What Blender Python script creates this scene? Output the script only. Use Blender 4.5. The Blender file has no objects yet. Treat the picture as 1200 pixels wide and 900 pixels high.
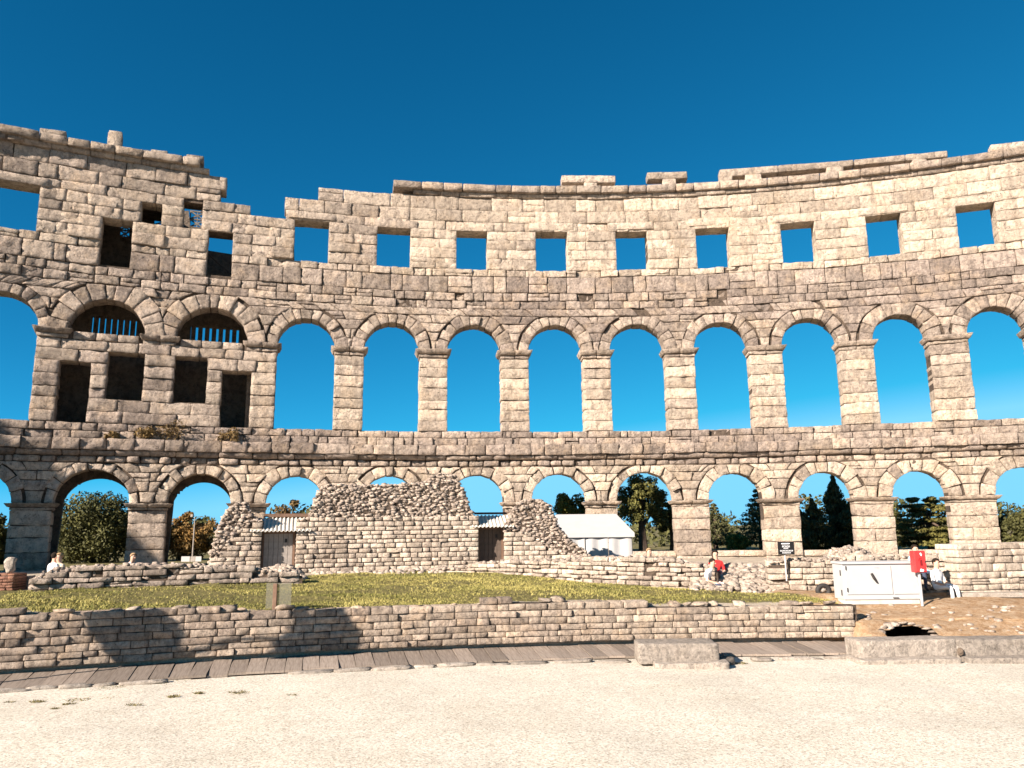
import bpy, math, random
import numpy as np
from mathutils import Vector, Matrix

# ------------------------------------------------------------------ camera, sky, sun, exposure
F_PX, PITCH, ROLL, EYE = 900.0, math.radians(10.562), math.radians(-0.637), 2.8
CX, CY, R = 5.47, -21.08, 68.47          # centre and radius of the amphitheatre's inner wall face
SUN_A, SUN_EL = math.radians(43.0), math.radians(25.5)
scn = bpy.context.scene
col = scn.collection

cam_data = bpy.data.cameras.new('camera')
cam_data.sensor_width = 36.0
cam_data.lens = F_PX / 1200.0 * 36.0
cam_data.clip_end = 8000.0
cam = bpy.data.objects.new('camera', cam_data)
col.objects.link(cam)
_c, _s, _cr, _sr = math.cos(PITCH), math.sin(PITCH), math.cos(ROLL), math.sin(ROLL)
_r0, _u0, _f0 = Vector((1, 0, 0)), Vector((0, -_s, _c)), Vector((0, _c, _s))
_rt, _up = _r0 * _cr + _u0 * _sr, -_r0 * _sr + _u0 * _cr
cam.matrix_world = Matrix(((_rt.x, _up.x, -_f0.x, 0), (_rt.y, _up.y, -_f0.y, 0), (_rt.z, _up.z, -_f0.z, EYE), (0, 0, 0, 1)))
scn.camera = cam

to_sun = Vector((-math.cos(SUN_A) * math.cos(SUN_EL), -math.sin(SUN_A) * math.cos(SUN_EL), math.sin(SUN_EL)))
world = bpy.data.worlds.new('World'); scn.world = world
world.use_nodes = True
wn, wl = world.node_tree.nodes, world.node_tree.links
sky = wn.new('ShaderNodeTexSky'); sky.sky_type = 'NISHITA'; sky.sun_disc = False
sky.sun_elevation = SUN_EL; sky.sun_rotation = math.atan2(to_sun.x, to_sun.y)
sky.air_density = 1.0; sky.dust_density = 0.0; sky.ozone_density = 2.0
bw0 = wn.new('ShaderNodeRGBToBW'); wl.new(sky.outputs[0], bw0.inputs[0])
bw = wn.new('ShaderNodeMath'); bw.operation = 'MINIMUM'; bw.inputs[1].default_value = 7.0; wl.new(bw0.outputs[0], bw.inputs[0])          # deep polarised blue: one hue scale from zenith to horizon
sm = wn.new('ShaderNodeMapRange'); sm.inputs[1].default_value = 1.0; sm.inputs[2].default_value = 13.0; wl.new(bw.outputs[0], sm.inputs[0])
sr_ = wn.new('ShaderNodeValToRGB'); wl.new(sm.outputs[0], sr_.inputs[0])
for e_, (p_, c_) in zip([sr_.color_ramp.elements[0], sr_.color_ramp.elements[1], sr_.color_ramp.elements.new(.45)], ((0, (.012, .47, 1.24)), (1, (.16, .46, .62)), (.40, (.045, .54, .92)))):
    e_.position = p_; e_.color = (*c_, 1)
sx = wn.new('ShaderNodeVectorMath'); sx.operation = 'SCALE'; wl.new(sr_.outputs[0], sx.inputs[0]); wl.new(bw.outputs[0], sx.inputs['Scale'])
bg = wn['Background']; bg.inputs['Strength'].default_value = 0.06
wl.new(sx.outputs[0], bg.inputs['Color'])

sun = bpy.data.lights.new('sun', 'SUN'); sun.energy = 5.0; sun.angle = math.radians(0.45)
sun.color = (1.0, 0.88, 0.765)
sun_o = bpy.data.objects.new('sun', sun); col.objects.link(sun_o)
sun_o.rotation_euler = to_sun.to_track_quat('Z', 'Y').to_euler()
sun_o.location = to_sun * 100
scn.view_settings.view_transform = 'Standard'; scn.view_settings.look = 'None'
scn.view_settings.exposure = 1.5; scn.view_settings.gamma = 1.0
scn.view_settings.use_curve_mapping = False

# ------------------------------------------------------------------ helpers: pixels to places
rng = np.random.default_rng(7)
random.seed(7)

def ray(x, y):
    u, v = x - 600.0, y - 450.0
    u, v = u * _cr + v * _sr, -u * _sr + v * _cr
    return np.array([u, F_PX * _c + v * _s, F_PX * _s - v * _c])

def at(x, y, Y):                       # point of a pixel's ray at forward distance Y
    d = ray(x, y); p = d * (Y / d[1]); p[2] += EYE; return p

def on_z(x, y, z):                     # point of a pixel's ray at height z
    d = ray(x, y); p = d * ((z - EYE) / d[2]); p[2] += EYE; return p

def cyl(x, y, RR=R):                   # (arc length, height) of a pixel's ray on the ring of radius RR
    d = ray(x, y); a = d[0]**2 + d[1]**2; b = -(d[0]*CX + d[1]*CY); c = CX*CX + CY*CY - RR*RR
    t = (-b + math.sqrt(b*b - a*c)) / a; P = d * t
    return RR * math.atan2(P[0]-CX, P[1]-CY), P[2] + EYE

class Ring:                            # wall coordinates: s along, z up, t outward (away from the arena)
    def __init__(self, RR): self.R = RR
    def __call__(self, s, z, t):
        th = np.asarray(s) / self.R; r = self.R + np.asarray(t)
        return np.stack(np.broadcast_arrays(CX + r*np.sin(th), CY + r*np.cos(th), np.asarray(z, float)), -1)
    def px(self, x, y): return cyl(x, y, self.R)

def _h(ix, iy, iz):
    n = (ix*374761393 + iy*668265263 + iz*2147483647 ^ (iz*1274126177)) & 0xffffffff
    n = ((n ^ (n >> 13)) * 1274126177) & 0xffffffff
    n = (n ^ (n >> 16)) & 0xffff
    return n / 32767.5 - 1.0

def vnoise(x, y, z):                   # value noise in [-1, 1]
    x, y, z = np.broadcast_arrays(np.asarray(x, float), np.asarray(y, float), np.asarray(z, float))
    fx, fy, fz = np.floor(x), np.floor(y), np.floor(z)
    ix, iy, iz = fx.astype(np.int64), fy.astype(np.int64), fz.astype(np.int64)
    tx, ty, tz = x-fx, y-fy, z-fz
    tx, ty, tz = tx*tx*(3-2*tx), ty*ty*(3-2*ty), tz*tz*(3-2*tz)
    r = 0
    for dx in (0, 1):
        for dy in (0, 1):
            for dz in (0, 1):
                w = (tx if dx else 1-tx) * (ty if dy else 1-ty) * (tz if dz else 1-tz)
                r = r + w * _h(ix+dx, iy+dy, iz+dz)
    return r

# ------------------------------------------------------------------ helpers: objects
def tag(o, label=None, cat=None, group=None, kind=None):
    if label: o['label'] = label
    if cat: o['category'] = cat
    if group: o['group'] = group
    if kind: o['kind'] = kind
    return o

def empty(name, loc, label, cat, group=None):
    o = bpy.data.objects.new(name, None); col.objects.link(o)
    o.location = loc; o.empty_display_size = 0.3
    return tag(o, label, cat, group, 'thing')

def mesh_np(name, V, Fs, mat, parent=None, tint=None, origin=None, smooth=False):
    """V (n,3) world coordinates; Fs = list of face arrays (m,k); tint (n,4)"""
    V = np.asarray(V, float)
    if origin is None: origin = V.mean(0) if len(V) else np.zeros(3)
    origin = np.asarray(origin, float)
    me = bpy.data.meshes.new(name)
    Fs = [np.asarray(f, np.int32) for f in Fs if len(f)]
    me.vertices.add(len(V)); me.vertices.foreach_set('co', (V - origin).astype(np.float32).ravel())
    nl = sum(f.size for f in Fs); nf = sum(len(f) for f in Fs)
    me.loops.add(nl); me.loops.foreach_set('vertex_index', np.concatenate([f.ravel() for f in Fs]))
    me.polygons.add(nf)
    sizes = np.concatenate([np.full(len(f), f.shape[1], np.int32) for f in Fs])
    starts = np.concatenate([[0], np.cumsum(sizes)[:-1]]).astype(np.int32)
    me.polygons.foreach_set('loop_start', starts); me.polygons.foreach_set('loop_total', sizes)
    if smooth: me.polygons.foreach_set('use_smooth', np.ones(nf, bool))
    if tint is not None:
        a = me.attributes.new('tint', 'FLOAT_COLOR', 'POINT')
        a.data.foreach_set('color', np.asarray(tint, np.float32).ravel())
    me.update(calc_edges=True); me.validate()
    if mat: me.materials.append(mat)
    o = bpy.data.objects.new(name, me); col.objects.link(o)
    o.location = origin
    if parent is not None:
        o.parent = parent; o.location = Vector(origin) - world_loc(parent)
    return o

def world_loc(o):
    v = Vector(o.location)
    while o.parent is not None:
        o = o.parent; v += Vector(o.location)
    return v

class MB:                              # collects simple shapes into one mesh
    def __init__(self): self.V = []; self.F = []; self.n = 0
    def add(self, V, F):
        V = np.asarray(V, float); self.V.append(V)
        self.F += [[i + self.n for i in f] for f in F]; self.n += len(V); return self
    def hexa(self, p):                 # 8 corners: bottom 4 (ccw) then top 4
        return self.add(p, [(3,2,1,0),(4,5,6,7),(0,1,5,4),(1,2,6,5),(2,3,7,6),(3,0,4,7)])
    def box(self, a, b, rz=0, about=None):
        (x0,y0,z0),(x1,y1,z1) = a, b
        p = np.array([(x0,y0,z0),(x1,y0,z0),(x1,y1,z0),(x0,y1,z0),(x0,y0,z1),(x1,y0,z1),(x1,y1,z1),(x0,y1,z1)], float)
        return self.hexa(p)
    def tube(self, pts, rad, n=8, cap=True):
        pts = [Vector(p) for p in pts]
        rad = rad if hasattr(rad, '__len__') else [rad]*len(pts)
        rings = []
        for i, p in enumerate(pts):
            d = (pts[min(i+1, len(pts)-1)] - pts[max(i-1, 0)]).normalized()
            a = d.orthogonal().normalized() if abs(d.z) > .99 else d.cross(Vector((0,0,1))).normalized()
            b = d.cross(a)
            rings.append([p + (a*math.cos(2*math.pi*k/n) + b*math.sin(2*math.pi*k/n))*rad[i] for k in range(n)])
        V = [v for r in rings for v in r]; F = []
        for i in range(len(rings)-1):
            for k in range(n):
                F.append((i*n+k, i*n+(k+1)%n, (i+1)*n+(k+1)%n, (i+1)*n+k))
        if cap: F += [tuple(range(n))[::-1], tuple((len(rings)-1)*n+k for k in range(n))]
        return self.add([tuple(v) for v in V], F)
    def build(self, name, mat, parent=None, smooth=False, bevel=0, rot=None, origin=None):
        V = np.concatenate(self.V)
        if origin is None: origin = V.mean(0)
        me = bpy.data.meshes.new(name)
        me.from_pydata([tuple(v) for v in (V - np.asarray(origin))], [], self.F); me.validate()
        if smooth: me.polygons.foreach_set('use_smooth', [True]*len(me.polygons))
        if mat: me.materials.append(mat)
        o = bpy.data.objects.new(name, me); col.objects.link(o); o.location = origin
        if parent is not None: o.parent = parent; o.location = Vector(origin) - world_loc(parent)
        if bevel:
            b = o.modifiers.new('bevel', 'BEVEL'); b.width = bevel; b.segments = 2; b.limit_method = 'ANGLE'
        return o

# ------------------------------------------------------------------ materials
def nmat(name):
    m = bpy.data.materials.new(name); m.use_nodes = True
    nt = m.node_tree; b = nt.nodes['Principled BSDF']
    b.inputs['Roughness'].default_value = 0.9; b.inputs['Specular IOR Level'].default_value = 0.15
    return m, nt, b

def N(nt, kind, **kw):
    n = nt.nodes.new(kind)
    for k, v in kw.items():
        if k in n.inputs: n.inputs[k].default_value = v
        else: setattr(n, k, v)
    return n

def mix(nt, a, b, fac, mode='MIX'):
    n = nt.nodes.new('ShaderNodeMix'); n.data_type = 'RGBA'; n.blend_type = mode
    for sock, v in ((n.inputs[0], fac), (n.inputs[6], a), (n.inputs[7], b)):
        if hasattr(v, 'is_output') or isinstance(v, bpy.types.NodeSocket): nt.links.new(v, sock)
        elif isinstance(v, tuple): sock.default_value = (*v, 1) if len(v) == 3 else v
        else: sock.default_value = v
    return n.outputs[2]

def ramp(nt, fac, stops):
    n = nt.nodes.new('ShaderNodeValToRGB'); e = n.color_ramp.elements
    while len(e) < len(stops): e.new(0.5)
    for el, (p, c) in zip(e, stops):
        el.position = p; el.color = (c, c, c, 1) if not hasattr(c, '__len__') else (*c, 1)
    nt.links.new(fac, n.inputs[0]); return n.outputs[0]

def stone_mat(name, cream, grey, warm, bump=0.8, scale=1.0, pit=0.6, dist=.10):
    m, nt, b = nmat(name); L = nt.links
    geo = N(nt, 'ShaderNodeNewGeometry').outputs['Position']
    at_ = N(nt, 'ShaderNodeAttribute', attribute_name='tint')
    sp = N(nt, 'ShaderNodeSeparateColor'); L.new(at_.outputs['Color'], sp.inputs[0])
    def noise(sc, det=4, rough=.6, sq=None):
        n = N(nt, 'ShaderNodeTexNoise', Scale=sc*scale, Detail=det, Roughness=rough)
        if sq:
            mp = N(nt, 'ShaderNodeMapping'); mp.inputs['Scale'].default_value = sq; L.new(geo, mp.inputs[0]); L.new(mp.outputs[0], n.inputs['Vector'])
        else: L.new(geo, n.inputs['Vector'])
        return n.outputs['Fac']
    n1, n2, n3, n4 = noise(.8, 5, .65), noise(3.0, 7, .75), noise(7.5, 6, .8), noise(2.2, 4, .7, (1, 1, .18))
    n5 = noise(1.7, 3, .6)
    base = mix(nt, grey, cream, sp.outputs[0])
    base = mix(nt, base, warm, mixf(nt, ramp(nt, n1, [(.48, 0), (.70, 1)]), .5))
    crust = ramp(nt, n2, [(.46, 0.0), (.58, 1.0)])                       # grey-brown weathering crust in patches
    inv = N(nt, 'ShaderNodeMapRange'); inv.inputs[3].default_value = .80; inv.inputs[4].default_value = .38; L.new(sp.outputs[0], inv.inputs[0])
    cf = N(nt, 'ShaderNodeMath', operation='MULTIPLY'); L.new(crust, cf.inputs[0]); L.new(inv.outputs[0], cf.inputs[1])
    base = mix(nt, base, tuple(c*.55 for c in grey), cf.outputs[0])
    pale = ramp(nt, n2, [(.30, 1.0), (.42, 0.0)])
    base = mix(nt, base, tuple(min(1, c*1.18) for c in cream), mixf(nt, pale, .5))
    streak = ramp(nt, n4, [(.52, 1.0), (.68, .62)])
    base = mix(nt, base, streak, .8, 'MULTIPLY')
    var = N(nt, 'ShaderNodeMapRange'); var.inputs[3].default_value = .70; var.inputs[4].default_value = 1.16
    L.new(sp.outputs[1], var.inputs[0])
    vm = N(nt, 'ShaderNodeVectorMath', operation='SCALE'); L.new(base, vm.inputs[0]); L.new(var.outputs[0], vm.inputs['Scale'])
    pits = ramp(nt, n3, [(.37, 1-pit), (.46, 1.0)])
    c2 = mix(nt, vm.outputs[0], pits, ramp(nt, n5, [(.38, .25), (.6, 1.0)]), 'MULTIPLY')
    L.new(c2, b.inputs['Base Color'])
    ad2 = N(nt, 'ShaderNodeMath', operation='MULTIPLY_ADD'); L.new(n2, ad2.inputs[0]); ad2.inputs[1].default_value = 1.8; L.new(n3, ad2.inputs[2])
    bp = N(nt, 'ShaderNodeBump', Strength=bump, Distance=dist/scale); L.new(ad2.outputs[0], bp.inputs['Height'])
    L.new(bp.outputs[0], b.inputs['Normal'])
    return m

def mixf(nt, sock, k):
    n = nt.nodes.new('ShaderNodeMath'); n.operation = 'MULTIPLY'; nt.links.new(sock, n.inputs[0]); n.inputs[1].default_value = k
    return n.outputs[0]

def flat_mat(name, c, rough=.6, var=.15, scale=6, spec=.3, metal=0, bump=0):
    m, nt, b = nmat(name); L = nt.links
    tc = N(nt, 'ShaderNodeTexCoord').outputs['Object']
    n = N(nt, 'ShaderNodeTexNoise', Scale=scale, Detail=5, Roughness=.65); L.new(tc, n.inputs['Vector'])
    r = ramp(nt, n.outputs['Fac'], [(.3, tuple(x*(1-var) for x in c)), (.7, tuple(min(1, x*(1+var)) for x in c))])
    L.new(r, b.inputs['Base Color'])
    b.inputs['Roughness'].default_value = rough; b.inputs['Specular IOR Level'].default_value = spec; b.inputs['Metallic'].default_value = metal
    if bump:
        bp = N(nt, 'ShaderNodeBump', Strength=bump, Distance=.02); L.new(n.outputs['Fac'], bp.inputs['Height']); L.new(bp.outputs[0], b.inputs['Normal'])
    return m

M = {}
M['arena'] = stone_mat('weathered_limestone', (.72, .59, .46), (.43, .345, .29), (.66, .47, .30), bump=1.0, dist=.17, pit=.75)
M['podium'] = stone_mat('podium_limestone', (.58, .475, .37), (.33, .26, .21), (.56, .39, .245), bump=1.0, scale=2.6, pit=.72)
M['ruin'] = stone_mat('small_block_limestone', (.64, .535, .43), (.41, .325, .265), (.56, .43, .31), bump=1.0, scale=2.0, pit=.68)
M['rubble'] = stone_mat('rubble_limestone', (.60, .495, .40), (.32, .255, .215), (.46, .36, .275), bump=1.0, scale=2.6)
M['block'] = stone_mat('pitted_limestone', (.45, .39, .33), (.27, .23, .195), (.38, .315, .25), bump=.9, scale=3.4, pit=.68)
M['core'] = stone_mat('lime_mortar_core', (.26, .20, .15), (.20, .15, .115), (.24, .17, .11), bump=1.0, dist=.14)
M['white_metal'] = flat_mat('white_painted_metal', (.40, .395, .39), .45, .05, 3, .4)
M['dark'] = flat_mat('dark_slot', (.03, .027, .025), .7, .1)
M['red'] = flat_mat('red_painted_box', (.62, .03, .03), .35, .1, 4, .5)
M['tent'] = flat_mat('white_tent_fabric', (.40, .39, .38), .7, .05, 2, .2)
M['grey_door'] = flat_mat('weathered_grey_wood', (.27, .24, .215), .8, .25, 5, .2, bump=.3)
M['dark_door'] = flat_mat('dark_brown_wood', (.10, .075, .06), .8, .25, 5, .2, bump=.3)
M['roof'] = flat_mat('corrugated_fibre_cement', (.50, .46, .40), .85, .2, 4, .2)
M['lintel_wood'] = flat_mat('old_timber', (.16, .10, .07), .85, .25, 6, .1)
M['sign_black'] = flat_mat('black_sign_panel', (.012, .011, .011), .5, .1)
M['sign_white'] = flat_mat('white_print', (.8, .8, .8), .6, .03)
M['tower_lattice'] = stone_mat('pierced_stone', (.50, .43, .35), (.40, .33, .27), (.42, .34, .26), bump=.3)
M['brick'] = stone_mat('old_brick', (.30, .15, .10), (.22, .11, .08), (.30, .17, .10), bump=.6, scale=3)

# ------------------------------------------------------------------ stone generator
class Stones:
    """collects single stones; the largest of every name become objects, what is left becomes one 'stuff' part"""
    def __init__(self): self.items = []
    def put(self, name, V, Q, area, tone, rnd):
        self.items.append((name, V, Q, area, tone, rnd))
    def emit(self, parent, mat, limit=300, stuff='stonework'):
        rest = []
        for nm in sorted({i[0] for i in self.items}):
            it = sorted([i for i in self.items if i[0] == nm], key=lambda i: -i[3])
            for (_, V, Q, a, tone, rnd) in it[:limit]:
                t = np.tile((tone, rnd, 0, 1), (len(V), 1))
                mesh_np(nm, V, [Q], mat, parent, t)
            rest += it[limit:]
        if rest:
            Vs, Qs, Ts, n = [], [], [], 0
            for (_, V, Q, a, tone, rnd) in rest:
                Vs.append(V); Qs.append(Q + n); Ts.append(np.tile((tone, rnd, 0, 1), (len(V), 1))); n += len(V)
            tag(mesh_np(stuff, np.concatenate(Vs), [np.concatenate(Qs)], mat, parent, np.concatenate(Ts)), kind='stuff')

def make_stone(frame, fmap, w, h, proud=0.0, back=0.6, gap=.025, bev=.035, rough=.03, seg=.3, jit=.012, batter=0.0, tilt=.02):
    w, h = max(w, .06), max(h, .06)
    bev = min(bev, .22*w, .22*h)
    gu, gv = min(.2, gap/w/2), min(.2, gap/h/2)
    def axis(g, L):
        n = max(1, int(round((L-2*bev)/seg)))
        return np.concatenate([[g], np.linspace(g+bev/L, 1-g-bev/L, n+1), [1-g]])
    u, v = axis(gu, w), axis(gv, h)
    U, Vv = np.meshgrid(u, v)
    S, Z = fmap(U, Vv)
    k = rng.uniform(0, 900)
    J = jit
    S = S + J*vnoise(S*3.1, Z*3.1, k); Z = Z + J*vnoise(S*3.1, Z*3.1, k+37)
    nr, nc = S.shape
    edge = np.zeros((nr, nc), bool); edge[0] = edge[-1] = True; edge[:, 0] = edge[:, -1] = True
    f = 1.0/max(.12, seg)
    t = -proud + rough*vnoise(S*f*.8, Z*f*.8, k+11) + rough*.6*vnoise(S*f*2.1, Z*f*2.1, k+5)
    t = t + rng.normal(0, tilt)*(U-.5) + rng.normal(0, tilt)*(Vv-.5) + batter*(1-Vv)
    t = np.where(edge, t + bev*rng.uniform(.7, 1.3), t)
    for (i, j, di, dj) in ((0, 0, 1, 1), (0, nc-1, 1, -1), (nr-1, 0, -1, 1), (nr-1, nc-1, -1, -1)):
        q = rng.uniform(.1, .6) if rng.random() < .8 else rng.uniform(.8, 1.6)
        S[i, j] += (S[i, j+dj]-S[i, j])*q; Z[i, j] += (Z[i+di, j]-Z[i, j])*q
    P = frame(S, Z, t).reshape(-1, 3)
    idx = np.arange(nr*nc).reshape(nr, nc)
    Q = np.stack([idx[:-1, :-1], idx[:-1, 1:], idx[1:, 1:], idx[1:, :-1]], -1).reshape(-1, 4)
    loop = np.concatenate([idx[0, :], idx[1:, -1], idx[-1, -2::-1], idx[-2:0:-1, 0]])
    Bk = frame(S.ravel()[loop], Z.ravel()[loop], np.full(len(loop), back))
    nb = len(P) + np.arange(len(loop))
    side = np.stack([loop, nb, np.roll(nb, -1), np.roll(loop, -1)], -1)
    return np.concatenate([P, Bk]), np.concatenate([Q, side])

class RectOpening:
    def __init__(self, sl, sr, z0, z1, lean=(0, 0)): self.sl, self.sr, self.z0, self.z1, self.lean = sl, sr, z0, z1, lean
    def _k(self, z): return (z-self.z0)/max(.01, self.z1-self.z0) - .5
    def blocks(self, zm): return self.z0 < zm < self.z1
    def L(self, z): return self.sl + self.lean[0]*self._k(z)
    def Rr(self, z): return self.sr + self.lean[1]*self._k(z)
    def zr(self, s, e):
        if self.sl-e < s < self.sr+e: return (self.z0-e, self.z1+e)
class ArchOpening:
    def __init__(self, sl, sr, z0, zs, ztop):
        self.sc, self.w, self.z0, self.zs, self.ztop = (sl+sr)/2, (sr-sl)/2, z0, zs, ztop
        self.sl, self.sr = sl, sr; self.Re = max((ztop-zs)*1.08, self.w+.36)
    def blocks(self, zm): return self.z0 < zm < self.ztop
    def half(self, z):
        z = np.asarray(z, float)
        a = np.sqrt(np.maximum(self.Re**2 - np.maximum(z-self.zs, 0)**2, .01))
        return np.where(z < self.zs, self.w, a)
    def L(self, z): return self.sc - self.half(z)
    def Rr(self, z): return self.sc + self.half(z)
    def zr(self, s, e):
        d = abs(s-self.sc); rr = self.w + e
        if d < rr: return (self.z0-e, self.zs + math.sqrt(rr*rr-d*d))

def masonry(ST, frame, s0, s1, courses, openings, ztop=None, zbot=None, wob=.05, back=1.2, name='wall_stone', tone=None, nseed=0.):
    """courses: list of dict(z0,z1,len=(a,b),proud,rough,...)"""
    for ci, c in enumerate(courses):
        z0, z1 = c['z0'], c['z1']; zm = (z0+z1)/2; hh = z1-z0
        wb = c.get('wob', wob)
        c0 = lambda s, z=z0, q=c.get('wob0', wb): z + q*vnoise(np.asarray(s)*.35, z*9.7, nseed)
        c1 = lambda s, z=z1, q=c.get('wob1', wb): z + q*vnoise(np.asarray(s)*.35, z*9.7, nseed)
        bl = sorted([o for o in openings if o.blocks(zm)], key=lambda o: o.sl)
        ivs = []; cur = (lambda z: np.full(np.shape(z), s0)), s0
        for o in bl:
            a, b = cur[1], float(np.min(o.L(np.array([z0+.02, zm, z1-.02]))))
            if float(o.L(zm)) > cur[1] + .05: ivs.append((cur[0], o.L, cur[1], float(o.L(zm))))
            cur = (o.Rr, float(o.Rr(zm)))
        if s1 > cur[1] + .05: ivs.append((cur[0], (lambda z: np.full(np.shape(z), s1)), cur[1], s1))
        for (fl, fr, a, b) in ivs:
            Lm = b-a; lo, hi = c['len']; av = (lo+hi)/2
            n = max(1, int(round(Lm/av*rng.uniform(.85, 1.15))))
            if Lm < lo*1.35: n = 1
            cuts = np.linspace(0, 1, n+1)
            if n > 1: cuts[1:-1] += rng.uniform(-.33, .33, n-1)/n
            for i in range(n):
                ua, ub = cuts[i], cuts[i+1]
                smid = a + Lm*(ua+ub)/2; sw = Lm*(ub-ua)
                if ztop is not None:
                    zt = float(ztop(smid))
                    if zm > zt: continue
                if zbot is not None and z1 < float(zbot(smid)): continue
                if c.get('skip', 0) and rng.random() < c['skip']: continue
                sk = rng.normal(0, .02) if hh > .3 else 0
                def fm(U, V, ua=ua, ub=ub, fl=fl, fr=fr, sk=sk, i=i, n=n):
                    z = z0 + (z1-z0)*np.clip(V, .02, .98)
                    l, r = fl(z), fr(z)
                    al, bl_ = ua + (0 if i == 0 else 0), ub
                    S = l + np.maximum(r-l, .04)*(al + (bl_-al)*U)
                    lo_, hi_ = c0(S), c1(S)
                    return S, lo_ + (hi_-lo_)*V
                rg = c.get('rough', .03)
                pr = c.get('proud', 0) + rng.normal(0, c.get('uneven', .02))
                if rng.random() < c.get('hole', 0): pr -= rng.uniform(.05, .11)      # a spalled or missing face
                if rng.random() < c.get('split', 0) and sw > .5:       # a bed of two thin stones, or two short ones
                    k = rng.uniform(.35, .65)
                    parts = ((lambda U, V: fm(U, V*k), sw, hh*k), (lambda U, V: fm(U, k+V*(1-k)), sw, hh*(1-k))) if rng.random() < .55 else \
                            ((lambda U, V: fm(U*k, V), sw*k, hh), (lambda U, V: fm(k+U*(1-k), V), sw*(1-k), hh))
                else: parts = ((fm, sw, hh),)
                for (ff, w_, h_) in parts:
                    V, Q = make_stone(frame, ff, w_, h_, proud=pr+rng.normal(0, .008), back=back, gap=c.get('gap', .03), bev=c.get('bev', .04), rough=rg,
                                      seg=c.get('seg', .3), jit=c.get('jit', .015), batter=c.get('batter', 0))
                    tn = tone(smid, zm) if tone else .5
                    ST.put(c.get('name', name), V, Q, w_*h_, float(np.clip(tn, 0, 1)), rng.random())

def core_strips(frame, s0, s1, step, zb, ztop, openings, t0, t1, e=.06):
    mb = MB(); ss = np.arange(s0, s1+step, step)
    def solid(s):
        zt = float(ztop(s)); zbv = zb(s) if callable(zb) else zb
        iv = [(zbv, zt)]
        for o in openings:
            r = o.zr(s, e)
            if r:
                new = []
                for a, b in iv:
                    if r[1] <= a or r[0] >= b: new.append((a, b)); continue
                    if r[0] > a: new.append((a, r[0]))
                    if r[1] < b: new.append((r[1], b))
                iv = new
        return [(a, b) for a, b in iv if b-a > .03]
    for a, b in zip(ss[:-1], ss[1:]):
        im, ia, ib = solid((a+b)/2), solid(a+1e-4), solid(b-1e-4)
        if not (len(im) == len(ia) == len(ib)): ia = ib = im
        for (l0, h0), (l1, h1) in zip(ia, ib):
            mb.hexa(np.array([frame(a, l0, t0), frame(b, l1, t0), frame(b, l1, t1), frame(a, l0, t1), frame(a, h0, t0), frame(b, h1, t0), frame(b, h1, t1), frame(a, h0, t1)]))
    return mb

# ------------------------------------------------------------------ lump generator (rubble, boulders)
_ico = None
def ico(sub):
    import bmesh
    bm = bmesh.new(); bmesh.ops.create_icosphere(bm, subdivisions=sub, radius=1)
    V = np.array([v.co[:] for v in bm.verts]); F = np.array([[v.index for v in f.verts] for f in bm.faces]); bm.free()
    return V, F
ICO1, ICO2, ICO3 = ico(1), ico(2), ico(3)

def lump(center, size, rot=None, base=ICO1, amp=.45, boxy=.6):
    V, F = base; V = V.copy(); k = rng.uniform(0, 999)
    cu = V/np.max(np.abs(V), axis=1, keepdims=True)
    V = V*(1-boxy) + cu*boxy*.85
    V = V*(1 + amp*vnoise(V[:, 0]*1.4+k, V[:, 1]*1.4, V[:, 2]*1.4)[:, None])
    V = V + rng.normal(0, .10, V.shape)
    V = V*np.asarray(size)
    a = rng.uniform(-.35, .35) if rot is None else rot; tl = rng.normal(0, .45) if rot is None else 0
    c, s = math.cos(a), math.sin(a)
    V = V @ np.array([[1, 0, 0], [0, math.cos(tl), -math.sin(tl)], [0, math.sin(tl), math.cos(tl)]]).T
    V = V @ np.array([[c, -s, 0], [s, c, 0], [0, 0, 1]]).T
    return V + np.asarray(center), F

class Lumps:
    def __init__(self): self.V, self.F, self.T, self.n = [], [], [], 0
    def add(self, VF, tone=None):
        V, F = VF; self.V.append(V); self.F.append(F+self.n); self.n += len(V)
        self.T.append(np.tile((rng.uniform(.1, .95) if tone is None else tone, rng.random(), 0, 1), (len(V), 1)))
    def build(self, name, mat, parent=None, kind='stuff'):
        o = mesh_np(name, np.concatenate(self.V), [np.concatenate(self.F)], mat, parent, np.concatenate(self.T))
        return tag(o, kind=kind)

def rubble_face(LP, frame, poly_top, s0, s1, zb, size=.14, t=0.0, depth=.12, dens=1.0):
    """irregular stones bedded in a face between height zb(s) and poly_top(s)"""
    z = 0
    s = s0
    stp = size*1.28
    for si in np.arange(s0, s1, stp):
        for zi in np.arange(float(zb(si)), float(poly_top(si)), stp*.72):
            a = size*rng.uniform(.6, 1.55)
            sj, zj = si + rng.uniform(-.4, .4)*stp, zi + rng.uniform(-.3, .3)*stp
            p = frame(sj, zj, t + rng.uniform(-.6, .6)*depth)
            LP.add(lump(p, (a*1.15, a*.9, a*.62)))

# ================================================================== THE SETTING
def interp(xs, ys): return lambda v: np.interp(v, xs, ys)

# ---- ground far away, gravel of the arena, terrace
def disc_mesh(name, r_list, th, zfun, mat, center=(CX, CY)):
    th = np.asarray(th); V = []
    for r in r_list:
        V.append(np.stack([center[0]+r*np.sin(th), center[1]+r*np.cos(th), zfun(r, th)], -1))
    V = np.concatenate(V); n = len(th); idx = np.arange(len(V)).reshape(len(r_list), n)
    Q = np.stack([idx[:-1, :-1], idx[:-1, 1:], idx[1:, 1:], idx[1:, :-1]], -1).reshape(-1, 4)[:, ::-1]
    return V, Q

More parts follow.
